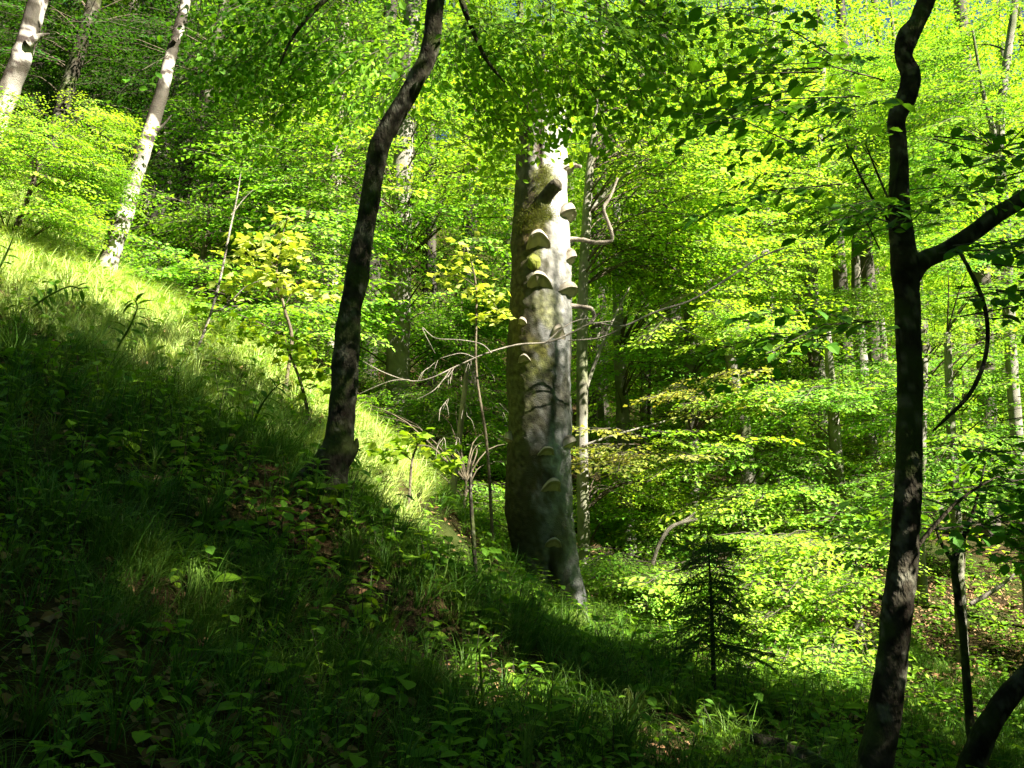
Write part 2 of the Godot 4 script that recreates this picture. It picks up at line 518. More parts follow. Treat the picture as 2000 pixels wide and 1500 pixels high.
# ---------------------------------------------------------------- the ground
func build_ground() -> void:
	var c := []
	for q in [
		[0, 1560, 2.2], [500, 1560, 2.7], [1000, 1560, 3.4], [1400, 1570, 4.0], [1750, 1640, 4.6],
		[0, 1000, 4.2], [300, 1150, 4.2], [600, 1260, 4.6], [900, 1330, 5.0], [1250, 1420, 5.2], [1500, 1470, 5.4],
		[0, 620, 7.6], [300, 760, 7.6], [640, 935, 6.4], [800, 1075, 7.6], [950, 1195, 8.5], [1080, 1250, 8.8], [1200, 1290, 8.5], [1450, 1345, 7.6], [1650, 1410, 7.5],
		[0, 450, 11.0], [204, 545, 11.6], [450, 670, 10.5], [640, 800, 10.0], [780, 905, 9.8], [900, 1020, 10.2], [1080, 1190, 11.0], [1250, 1200, 11.5],
		[330, 480, 17], [100, 350, 17], [785, 880, 15], [950, 1010, 15], [1225, 1080, 17], [1350, 1140, 16], [1480, 1185, 15], [1665, 1280, 13], [1730, 1080, 19], [1880, 1310, 12.5], [2000, 1380, 10],
		[0, 180, 34], [600, 560, 34], [1000, 800, 34], [1400, 900, 34], [2000, 960, 34]]:
		c.append(P(q[0], q[1], q[2]))
	c.append_array([V(0, 0, 0), V(-3, 1.7, 1.5), V(3.5, -1.3, 1.5), V(-40, 30, -20), V(30, -1, -12), V(40, 6, -45), V(0, 30, -75), V(-45, 50, -75), V(45, 28, -75), V(-20, 13, 5), V(15, -2, 6), V(8, -1.8, -6)])
	tps_build(c)
	var nx := 230
	var nz := 230
	var v := PackedVector3Array()
	var col := PackedColorArray()
	var idx := PackedInt32Array()
	for j in nz + 1:
		var tz := float(j) / nz
		var z := 7.0 - 14.0 * tz - 90.0 * tz ** 3.0
		for i in nx + 1:
			var tx := 2.0 * i / nx - 1.0
			var x := tx * 12.0 + 48.0 * tx ** 3
			v.append(V(x, H(x, z), z))
			var m := mott(V(x, 0, z), 3.0)
			var a := Color(0.025, 0.020, 0.012).lerp(Color(0.060, 0.040, 0.022), clampf(0.5 + 1.4 * m, 0, 1))
			a = a.lerp(Color(0.035, 0.05, 0.014), clampf(0.4 + 1.5 * mott(V(x + 40, 0, z), 1.6), 0, 0.9))
			col.append(a)
	for j in nz:
		for i in nx:
			var a := j * (nx + 1) + i
			idx.append_array([a, a + nx + 1, a + 1, a + 1, a + nx + 1, a + nx + 2])
	var n := PackedVector3Array(); n.resize(v.size())
	for f in range(0, idx.size(), 3):
		var nn := (v[idx[f + 2]] - v[idx[f]]).cross(v[idx[f + 1]] - v[idx[f]])
		for q in 3: n[idx[f + q]] += nn
	for k in n.size(): n[k] = n[k].normalized() * signf(n[k].y)
	if (v[idx[2]] - v[idx[0]]).cross(v[idx[1]] - v[idx[0]]).y < 0:
		for f in range(0, idx.size(), 3):
			var tmp := idx[f + 1]; idx[f + 1] = idx[f + 2]; idx[f + 2] = tmp
	var g := Geo.new()
	g.v = v; g.n = n; g.c = col; g.i = idx
	var o := part("forest_ground", mesh_of(g, M.soil), self)
	o.set_meta("kind", "structure"); o.set_meta("label", "dark forest floor of the wooded slope, rising to the left"); o.set_meta("category", "ground")

# ---------------------------------------------------------------- the dead beech with brackets
func bracket_meshes(w: float, h: float, dep: float, sd: int, rise: float) -> Array:
	var r := RandomNumberGenerator.new()
	r.seed = sd
	var na := 18
	var nr := 7
	var out := []
	var ph := r.randf() * 6.0
	var tone := r.randf_range(0.7, 1.1)
	var slope := r.randf_range(0.62, 0.86) * rise
	var thick := r.randf_range(0.42, 0.70)
	for side in 2:
		var g := Geo.new()
		for j in nr + 1:
			for i in na + 1:
				var a := lerpf(-0.25, PI + 0.25, float(i) / na)
				var q := float(j) / nr
				var wob := 1.0 + 0.09 * sin(a * 3.0 + ph) + 0.04 * sin(a * 7.0 + ph * 2.0)
				var y: float
				var plane := -0.45 * h + slope * h * maxf(sin(a), -0.1) * q
				var lip := 1.0
				if side == 0:
					y = plane + 0.07 * h + thick * h * (1.0 - pow(q, 2.4)) + 0.02 * h * sin(q * 20.0)
					lip = 1.03
					if j == nr: y = plane - 0.02 * h
				else:
					y = plane - 0.07 * h * sin(PI * q)
				wob *= lip
				g.v.append(V(cos(a) * w * q * wob, y, sin(a) * dep * q * wob))
				g.n.append(Vector3.ZERO)
				var m := 0.85 + 0.35 * r.randf()
				if side == 0:
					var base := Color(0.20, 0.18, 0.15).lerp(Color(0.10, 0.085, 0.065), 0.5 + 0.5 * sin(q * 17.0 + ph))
					if q > 0.85: base = Color(0.30, 0.27, 0.22)  # rim lightened: the sunlit edge is put into the colour
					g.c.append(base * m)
				else:
					g.c.append(Color(0.33, 0.285, 0.215) * tone * (1.0 - 0.35 * exp(-pow((q - 0.86) / 0.05, 2.0))) * (1.0 - 0.4 * smoothstep(0.45, 0.1, q)) * (0.92 + 0.16 * r.randf()))
		for j in nr:
			for i in na:
				var a := j * (na + 1) + i
				g.i.append_array([a, a + na + 1, a + 1, a + 1, a + na + 1, a + na + 2])
		var want := 1.0 if side == 0 else -1.0
		var flip := 0.0
		for f in range(0, g.i.size(), 3):
			flip += (g.v[g.i[f + 2]] - g.v[g.i[f]]).cross(g.v[g.i[f + 1]] - g.v[g.i[f]]).y
		if flip * want < 0:
			for f in range(0, g.i.size(), 3):
				var tmp := g.i[f + 1]; g.i[f + 1] = g.i[f + 2]; g.i[f + 2] = tmp
		for f in range(0, g.i.size(), 3):
			var nn := (g.v[g.i[f + 2]] - g.v[g.i[f]]).cross(g.v[g.i[f + 1]] - g.v[g.i[f]])
			for q in 3: g.n[g.i[f + q]] += nn
		for k in g.n.size(): g.n[k] = g.n[k].normalized()
		out.append(mesh_of(g, M.fungus))
	return out

func build_snag() -> void:
	var d := 11.0
	var way := [1083, 1215, 128, 1080, 1150, 118, 1070, 1100, 120, 1053, 1000, 131, 1052, 900, 126, 1054, 800, 123, 1053, 700, 126, 1056, 600, 120, 1057, 500, 117, 1057, 400, 106, 1059, 300, 99, 1062, 235, 92, 1064, 195, 70, 1060, 160, 34, 1058, 128, 10]
	var pts := []
	var rad := []
	path_of(way, d, pts, rad, false)
	var root: Vector3 = pts[0]
	root.y = H(root.x, root.z)
	var t := thing("dead_beech", "thick pale dead beech trunk covered in hoof shaped bracket fungi, broken at the top", "dead tree", root)
	var spots := []    # centre, size across, size up, colour, strength
	for s in [
		[1030, 455, 34, 40, Color(0.09, 0.085, 0.02), 0.9], [1062, 372, 30, 40, Color(0.15, 0.16, 0.05), 0.8], [1036, 420, 16, 60, Color(0.05, 0.04, 0.025), 0.85],
		[1024, 500, 22, 40, Color(0.10, 0.065, 0.04), 0.9], [1040, 525, 22, 28, Color(0.12, 0.14, 0.03), 0.9], [1068, 620, 34, 40, Color(0.24, 0.25, 0.11), 0.6],
		[1015, 650, 26, 110, Color(0.04, 0.038, 0.022), 0.9], [1040, 735, 42, 34, Color(0.12, 0.13, 0.025), 0.75], [1055, 800, 60, 70, Color(0.05, 0.05, 0.035), 0.7], [1100, 770, 22, 34, Color(0.04, 0.04, 0.03), 0.8],
		[1005, 800, 30, 200, Color(0.07, 0.075, 0.03), 0.8], [1000, 950, 34, 120, Color(0.055, 0.05, 0.03), 0.8], [1010, 560, 22, 150, Color(0.07, 0.06, 0.03), 0.7], [1042, 685, 30, 26, Color(0.05, 0.045, 0.02), 0.85],
		[1072, 1120, 7, 60, Color(0.03, 0.025, 0.02), 0.95], [1050, 1110, 22, 60, Color(0.10, 0.09, 0.05), 0.7], [1100, 1170, 30, 30, Color(0.07, 0.08, 0.03), 0.7], [1085, 900, 24, 60, Color(0.34, 0.37, 0.37), 0.4],
		[1020, 320, 10, 90, Color(0.12, 0.10, 0.08), 0.6], [1048, 690, 18, 20, Color(0.13, 0.13, 0.03), 0.7]]:
		spots.append([P(s[0], s[1], d), R(s[2] * 2, s[1], d), R(s[3] * 2, s[1], d), s[4], s[5]])
	var crack_a := P(1049, 265, d)
	var crack_b := P(1056, 372, d)
	var axis := func(y: float) -> Vector3:
		for k in pts.size() - 1:
			if pts[k].y <= y and pts[k + 1].y >= y: return pts[k].lerp(pts[k + 1], (y - pts[k].y) / (pts[k + 1].y - pts[k].y))
		return pts[0] if y < pts[0].y else pts[-1]
	var shape := func(s: float, a: float, p: Vector3) -> float:
		var q := p + root
		var k := 1.0 + 0.07 * fn.get_noise_3d(q.x * 2.0, q.y * 1.2, q.z * 2.0) + 0.035 * fn.get_noise_3d(q.x * 9, q.y * 6, q.z * 9)
		if s < 0.28:
			var f := (0.28 - s) / 0.28
			k += f * f * (0.15 * sin(a * 3.0 + 0.7) + 0.08 * sin(a * 5.0))
		# the split between the roots, a fold under the old scar and the strip of lost bark
		for sp in [[1072, 1130, 7, 55, 0.16], [1052, 320, 5, 60, 0.10], [1098, 765, 14, 20, 0.08]]:
			var w := P(sp[0], sp[1], d)
			var e := Vector2((q.x - w.x) / R(sp[2] * 2, sp[1], d), (q.y - w.y) / R(sp[3] * 2, sp[1], d))
			if q.z > w.z: k -= sp[4] * exp(-e.length_squared())
		for y in [1010, 1035, 1052]:
			var w := P(1112, y, d)
			k -= 0.025 * exp(-pow((q.y - w.y) / 0.022, 2.0)) * smoothstep(w.x - 0.3, w.x, q.x)
		if s > 0.80: k *= 1.0 + (s - 0.80) * 1.9 * sin(a * 2.0 + 1.0) + (s - 0.8) * sin(a * 7.0 + s * 30.0)
		return k
	var paint := func(p: Vector3, n: Vector3, s: float) -> Color:
		var q := p + root
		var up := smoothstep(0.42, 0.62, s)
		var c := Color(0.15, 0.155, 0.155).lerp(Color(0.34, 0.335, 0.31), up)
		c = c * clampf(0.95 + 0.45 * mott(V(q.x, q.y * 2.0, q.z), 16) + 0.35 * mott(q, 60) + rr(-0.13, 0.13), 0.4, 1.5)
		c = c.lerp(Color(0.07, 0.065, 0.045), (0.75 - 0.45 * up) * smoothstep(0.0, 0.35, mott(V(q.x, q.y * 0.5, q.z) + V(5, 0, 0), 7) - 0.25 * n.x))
		c = c.lerp(Color(0.045, 0.043, 0.020), 0.92 * smoothstep(0.42, -0.40, n.x + 0.9 * mott(q, 6) + 0.12 * up))  # left side darkened: dark moss, and the shaded side painted in
		for sp in spots:
			var e := Vector2((q.x - sp[0].x) / sp[1], (q.y - sp[0].y) / sp[2]).length() + 0.9 * mott(q, 14)
			if q.z > sp[0].z - 0.1: c = c.lerp(sp[3] * clampf(1.0 + 1.2 * mott(q, 50), 0.4, 1.8), sp[4] * smoothstep(1.1, 0.45, e))
		var h := clampf((q.y - crack_b.y) / (crack_a.y - crack_b.y), 0, 1)
		var cx: float = lerpf(crack_b.x, crack_a.x, h) + 0.09 * mott(V(0, q.y, 0), 14)
		if q.z > crack_a.z and q.y > crack_b.y - 0.1: c = c.lerp(Color(0.05, 0.035, 0.025), 0.95 * smoothstep(0.055, 0.02, absf(q.x - cx) + 0.06 * mott(q, 30)))
		return c
	var g := Geo.new()
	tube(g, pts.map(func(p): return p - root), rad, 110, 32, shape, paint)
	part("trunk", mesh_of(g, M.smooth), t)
	var looks := ["", "", "", "pale bracket with a white rim, upper left of its row", "", "pale bracket in the lower left of the square of four", "round bracket in the lower right of the square of four", "small mossy bracket on the dark left side"]
	var k := 0
	for b in [[1112, 262, 26, 36], [1113, 325, 30, 38], [1110, 414, 42, 44], [1049, 491, 44, 30], [1121, 502, 30, 36], [1051, 566, 46, 33], [1112, 566, 40, 38], [1016, 641, 26, 24], [1090, 666, 36, 30], [1020, 714, 28, 22], [1114, 862, 36, 30], [986, 853, 26, 28], [1066, 889, 37, 22], [1078, 954, 42, 26], [1080, 1062, 34, 20]]:
		var at := P(b[0], b[1], d)
		var ax: Vector3 = axis.call(at.y)
		var rr_ := 0.0
		for q in pts.size() - 1:
			if pts[q].y <= at.y and pts[q + 1].y >= at.y: rr_ = lerpf(rad[q], rad[q + 1], (at.y - pts[q].y) / (pts[q + 1].y - pts[q].y))
		var w := R(b[2], b[1], d)
		var off: float = at.x - ax.x
		var az := asin(clampf(off / (rr_ * 1.12), -0.94, 0.94))
		if absf(off) > rr_ * 0.75: w *= 1.15
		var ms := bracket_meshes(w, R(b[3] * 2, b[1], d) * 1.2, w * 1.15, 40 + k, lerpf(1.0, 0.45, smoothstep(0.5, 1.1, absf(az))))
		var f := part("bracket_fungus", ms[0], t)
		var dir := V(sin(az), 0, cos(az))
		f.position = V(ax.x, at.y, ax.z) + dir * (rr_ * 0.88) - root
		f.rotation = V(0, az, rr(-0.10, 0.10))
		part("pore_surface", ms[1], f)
		if k < looks.size() and looks[k] != "": f.set_meta("label", looks[k])
		k += 1
	# broken stub, mossy knob, dead boughs
	var dark := func(p, n, _s): return (Color(0.06, 0.055, 0.04) * clampf(1.0 + mott(p + root, 40), 0.4, 1.8)).lerp(Color(0.10, 0.115, 0.03), 0.5 * smoothstep(0.0, 0.3, mott(p + root, 12) + 0.2 * n.y))
	var z := V(0, 0, 1)
	g = Geo.new()
	var r0 := R(106, 400, d)
	tube(g, [P(1052, 432, d) + z * r0 * 0.75 - root, P(1062, 408, d) + z * (r0 * 1.0) - root, P(1078, 391, d) + z * (r0 * 1.22) - root, P(1087, 387, d) + z * (r0 * 1.32) - root, P(1092, 385, d) + z * (r0 * 1.36) - root], [0.10, 0.085, 0.085, 0.078, 0.03], 18, 8, func(_s, _a, p): return 1.0 + 0.14 * fn.get_noise_3dv((p + root) * 8), dark)
	part("branch_stub", mesh_of(g, M.bark), t).set_meta("label", "dark broken stub with a rounded end")
	g = Geo.new()
	tube(g, [P(1041, 543, d) + z * r0 * 0.8 - root, P(1042, 530, d) + z * r0 * 1.06 - root, P(1042, 514, d) + z * r0 * 0.9 - root], [0.05, 0.085, 0.03], 16, 8, func(_s, _a, p): return 1.0 + 0.2 * fn.get_noise_3dv((p + root) * 10), func(p, _n, _s): return Color(0.13, 0.15, 0.03) * clampf(1.0 + 1.3 * mott(p + root, 40), 0.4, 1.8))
	part("mossy_knob", mesh_of(g, M.bark), t).set_meta("label", "round knob covered in green moss")
	var pale := func(p, _n, _s): return Color(0.24, 0.21, 0.175) * clampf(0.9 + 0.9 * mott(p + root, 30), 0.4, 1.4)
	for br in [
		[[1105, 468, 0], [1135, 468, 0], [1165, 474, 0.05], [1195, 469, 0.1], [1190, 440, 0.12], [1179, 408, 0.12], [1192, 385, 0.1], [1206, 348, 0.1]], [[1112, 597, 0], [1138, 600, 0.05], [1156, 604, 0.1], [1160, 622, 0.1], [1150, 632, 0.1]], [[1118, 322, 0.0], [1134, 326, 0.1]]]:
		var bp := []
		var brr := []
		for q in br.size():
			bp.append(P(br[q][0], br[q][1], d - br[q][2] + 0.05) - root); brr.append(R(lerpf(10, 4, float(q) / br.size()), 450, d))
		g = Geo.new()
		tube(g, bp, brr, 9, 8, func(_s, _a, p): return 1.0 + 0.45 * fn.get_noise_3dv((p + root) * 12), pale)
		part("dead_branch", mesh_of(g, M.smooth), t)
	# moss cushions and shaggy bark: many small tufts kept close to the wood
	var at := []
	var tint := []
	for k2 in 900:
		var s = [[1030, 455, 26, 30], [1036, 740, 36, 24], [1062, 372, 18, 30], [1041, 690, 22, 14], [1060, 440, 20, 14], [1030, 1010, 40, 60]][k2 % 6]
		var px: float = s[0] + rng.randfn() * s[2] * 0.6
		var py: float = s[1] + rng.randfn() * s[3] * 0.6
		var q := P(px, py, d)
		var ax: Vector3 = axis.call(q.y)
		var ro := R(118, py, d)
		var sx := clampf((q.x - ax.x) / ro, -0.95, 0.95)
		var nrm := V(sx, 0.0, sqrt(1.0 - sx * sx))
		var B := Basis(V(nrm.z, 0, -nrm.x), (nrm + V(0, -0.3, 0)).normalized(), V(0, 1, 0)).orthonormalized() * Basis(Vector3.UP, rr(0, 6))
		at.append(Transform3D(B.scaled(Vector3.ONE * rr(0.5, 1.2)), V(ax.x, q.y, ax.z) + nrm * ro * 0.96 - root))
		tint.append(Color(0.14, 0.16, 0.03) * rr(0.5, 1.3))
	copies("moss", tuft_mesh(77, 14, 0.028, 0.005, 1.0), at, tint, t)

# ---------------------------------------------------------------- trees in front
func build_front_trees() -> void:
	# the curved trunk left of the middle
	var t := tree("curved_beech", "dark curved beech trunk leaning right over the slope, splayed at its foot", "tree", "", 6.35,
		[632, 955, 96, 645, 912, 74, 660, 870, 62, 665, 830, 54, 672, 760, 52, 677, 685, 53, 684, 605, 43, 696, 550, 46, 703, 500, 42, 721, 400, 37, 738, 300, 40, 758, 250, 38, 788, 200, 37, 815, 150, 36, 839, 100, 35, 852, 0, 34, 862, -70, 33, 878, -220, 31, 900, -500, 28, 920, -900, 20],
		bark_dark, M.bark, [], [
			[6.35, [664, 908, 36, 682, 890, 26, 694, 872, 16, 697, 856, 5]], [6.3, [640, 925, 60, 606, 925, 44, 585, 935, 22]],
			[6.4, [862, -150, 26, 885, -60, 16, 908, 20, 12, 930, 75, 9, 952, 120, 7, 985, 160, 4]],
			[6.1, [868, -160, 30, 960, -120, 22, 1100, -70, 15, 1230, -10, 10, 1330, 60, 6]], [6.9, [850, -80, 26, 760, -60, 18, 660, -20, 12, 580, 60, 7, 545, 130, 3]]], 34)
	var root: Vector3 = t.position
	# its hanging leaves, those nearest the lens singly
	var leaf_meshes := []
	for k in 3:
		var g := Geo.new()
		leaf_into(g, Transform3D(), OVAL2, 0.22, 0.15, Color(0.10, 0.22, 0.018) * rr(0.85, 1.2))
		leaf_meshes.append(mesh_of(g, M.leaf))
	var at := [[], [], [], []]
	var tint := [[], [], [], []]
	var singles := 0
	for c in [[1080, 30, 5.9, 0.5, 0.30, 0.5, 22, MID], [1220, 80, 5.9, 0.45, 0.30, 0.4, 26, MID], [1140, 130, 6.0, 0.4, 0.22, 0.4, 16, MID], [1270, 20, 5.8, 0.4, 0.25, 0.4, 16, MID], [1020, 10, 6.3, 0.5, 0.3, 0.4, 12, MID],
			[930, 120, 7.0, 0.45, 0.35, 0.4, 34, MID], [1040, 75, 7.0, 0.40, 0.20, 0.4, 26, BR], [1000, 130, 7.0, 0.30, 0.10, 0.3, 12, BR], [1055, 140, 7.0, 0.22, 0.06, 0.3, 12, BR], [930, 230, 7.2, 0.25, 0.12, 0.3, 10, BR], [760, 120, 7.6, 0.6, 0.35, 0.4, 26, MID], [640, 100, 7.6, 0.6, 0.45, 0.4, 40, MID], [540, 60, 7.2, 0.6, 0.4, 0.4, 30, DK], [880, 60, 7.2, 0.5, 0.35, 0.4, 26, MID]]:
		var mid := P(c[0], c[1], c[2])
		for k in c[6]:
			var u := V(rng.randfn(), rng.randfn(), rng.randfn()) * 0.55
			var p := mid + u * V(c[3], c[4], c[5])
			var yaw := rr(-1.6, 1.6) if c[0] > 850 else PI + rr(-0.9, 0.9)
			var B := Basis(Vector3.UP, yaw) * Basis(V(0, 0, 1), rr(-0.9, -0.05)) * Basis(V(1, 0, 0), rr(-0.8, 0.8))
			var T := Transform3D(B.scaled(Vector3.ONE * rr(0.7, 1.0)), p - root)
			if c[0] > 1100 and singles < 260 and k < 5:
				var r := RandomNumberGenerator.new()
				r.seed = 900 + singles
				var tw := []
				var n := 0
				for L in spray_leaves(0.6, 0.072, 0.062, r, tw):
					if n >= 15: break
					n += 1; singles += 1
					var o := part("leaf", leaf_meshes[singles % 3], t)
					o.transform = T * L
				continue
			var w := rng.randi() % 4
			at[w].append(T)
			tint[w].append(Color(c[7].r, c[7].g, c[7].b) * rr(0.8, 1.15))
	# the rest of its crown, above the picture: it shades the slope
	for k in 150:
		var p := V(rr(-2.5, 3.0), rr(6.5, 12.0), rr(-4.5, 0.5))
		var w := rng.randi() % 4
		var T := Transform3D((Basis(Vector3.UP, rr(0, TAU)) * Basis(V(1, 0, 0), rr(-0.4, 0.4))).scaled(Vector3.ONE * rr(1.5, 2.2)), p - root)
		if in_gap(root + T * V(0.37, 0, 0), 0.36): continue
		at[w].append(T)
		tint[w].append(MID)
	for k in 4: copies("foliage", near_sprays[k], at[k], tint[k], t)

	# the forked trunk on the right
	tree("forked_beech", "dark slender kinked trunk at right with one thick bough forking to the right", "tree", "", 4.8,
		[1700, 1560, 74, 1711, 1480, 66, 1727, 1400, 62, 1741, 1300, 57, 1752, 1200, 59, 1764, 1100, 55, 1771, 1000, 52, 1775, 900, 50, 1777, 760, 47, 1772, 600, 47, 1767, 520, 52, 1762, 470, 46, 1756, 400, 40, 1756, 300, 33, 1751, 235, 35, 1770, 190, 38, 1779, 150, 38, 1765, 110, 33, 1774, 70, 42, 1790, 45, 34, 1806, 10, 34, 1822, -40, 33, 1850, -150, 31, 1870, -400, 27, 1900, -800, 18],
		bark_dark, M.bark, [[1640, 160, 4.4, 0.22, 0.28, 0.35, 9, DK], [1620, 260, 4.5, 0.26, 0.25, 0.3, 7, DK], [1700, 400, 4.6, 0.25, 0.25, 0.3, 8, DK], [1880, 560, 4.6, 0.3, 0.4, 0.3, 12, DK], [1930, 300, 4.8, 0.35, 0.3, 0.3, 9, DK], [1660, 640, 4.6, 0.22, 0.06, 0.2, 4, DK], [1920, 900, 4.9, 0.3, 0.25, 0.3, 10, DK], [1900, 1000, 4.9, 0.3, 0.25, 0.3, 10, DK],
			[3190, -3668, 2.0, 2.8, 1.8, 2.2, 150, MID]],
		[[4.8, [1772, 560, 34, 1800, 512, 36, 1845, 490, 33, 1900, 455, 34, 1950, 418, 34, 2010, 380, 32, 2120, 300, 28, 2300, 150, 20]],
		 [4.75, [1868, 482, 7, 1895, 530, 8, 1922, 595, 8, 1929, 660, 8, 1918, 720, 9, 1890, 775, 8, 1850, 815, 7, 1822, 842, 4]],
		 [4.75, [1760, 300, 9, 1735, 440, 0.5]], [4.7, [1748, 450, 7, 1700, 380, 5, 1660, 300, 4, 1645, 250, 3]], [4.7, [1748, 420, 5, 1710, 330, 4, 1690, 280, 2]]], 34, 1.0, near_sprays)

	# trees out of the frame whose shade lies on the slope
	for s in [[5.2, 3.6, 16.0, 2.8, 0.64, 0.34, "leaning in from behind the viewpoint"], [7.0, 1.0, 19.0, 2.7, 0.62, 0.35, "nearest the forked trunk"], [9.8, 5.0, 21.0, 3.2, 0.62, 0.36, "broadest of them, farther right"], [2.5, 5.2, 15.0, 3.0, 0.64, 0.33, "right behind the viewpoint"], [12.0, 1.2, 19.0, 2.6, 0.60, 0.36, "farthest out to the right"], [8.0, -5.6, 15.0, 1.2, 0.76, 0.17, "slim with a small high crown"], [6.3, -2.8, 11.0, 2.0, 0.58, 0.42, "low and bushy close on the right"], [8.8, -8.2, 6.5, 2.0, 0.5, 0.5, "shrubby and low, down on the right"], [10.2, -10.6, 6.5, 2.0, 0.5, 0.5, "spreading and low, farthest down on the right"], [5.7, -4.7, 6.0, 1.3, 0.5, 0.5, "bushy and shoulder high, beside the forked trunk"], [7.8, -6.4, 5.5, 1.5, 0.5, 0.5, "shrubby, a little down the bank"], [5.0, -0.5, 8.5, 1.6, 0.6, 0.4, "young and slender, close on the right"], [-3.5, 5.0, 15.0, 3.2, 0.6, 0.34, "behind the viewpoint on the left"], [-6.5, 1.5, 14.0, 2.8, 0.6, 0.36, "uphill on the left, beside the viewpoint"]]:
		shade_tree(s[0], s[1], s[2], s[3], s[4], s[5], s[6])

# gaps in the high crowns through which the sun reaches single spots of the slope
var gaps := []
func in_gap(p: Vector3, reach: float) -> bool:
	if gaps.is_empty():
		for q in [[385, 1165, 3.8, 0.16], [690, 1080, 5.6, 0.06], [830, 1170, 6.2, 0.06], [950, 1330, 3.8, 0.16], [1110, 1410, 3.7, 0.04], [1240, 1440, 4.3, 0.12], [1130, 1260, 6.8, 0.22], [1290, 1250, 8.0, 0.5], [1420, 1450, 4.8, 0.2], [720, 1400, 3.5, 0.04]]:
			gaps.append([ground_at(q[0], q[1], q[2]) + V(0, 0.12, 0), q[3]])
	var s := SUN_TO.normalized()
	for q in gaps:
		var w: Vector3 = p + V(0, 0, 0) - q[0]
		if (w - s * w.dot(s)).length() < q[1] + reach: return true
	return false

func shade_tree(x: float, z: float, h: float, wide: float, mid: float, half: float, which: String) -> void:
	var y := H(x, z)
	var t := thing("tall_beech", "tall leafy beech shading the slope, " + which, "tree", V(x, y, z), "tall beeches beside the viewpoint")
	var g := Geo.new()
	tube(g, [V(0, -0.2, 0), V(0.1, h * 0.3, 0.1), V(-0.1, h * 0.7, 0), V(0, h, 0)], [0.2, 0.16, 0.1, 0.02], 14, 8, no_fn, func(p, n, s): return bark_beech(p + t.position, n, s))
	part("trunk", mesh_of(g, M.smooth), t)
	var at := [[], [], [], [], []]
	var tint := [[], [], [], [], []]
	for k in int(maxf(150.0, 15.0 * wide * wide * half * h)):
		var u := V(rng.randfn(), rng.randfn(), rng.randfn()).normalized() * pow(rng.randf(), 0.4)
		var w := rng.randi() % 5
		var p := V(0, h * mid, 0) + u * V(wide, h * half, wide)
		var T := Transform3D((Basis(Vector3.UP, rr(0, TAU)) * Basis(V(1, 0, 0), rr(-0.4, 0.4))).scaled(Vector3.ONE * rr(0.9, 1.4)), p)
		if in_gap(t.position + T * V(0.6, 0, 0), 0.36): continue
		at[w].append(T)
		tint[w].append(MID)
	for k in 5: copies("foliage", sprays[k], at[k], tint[k], t)

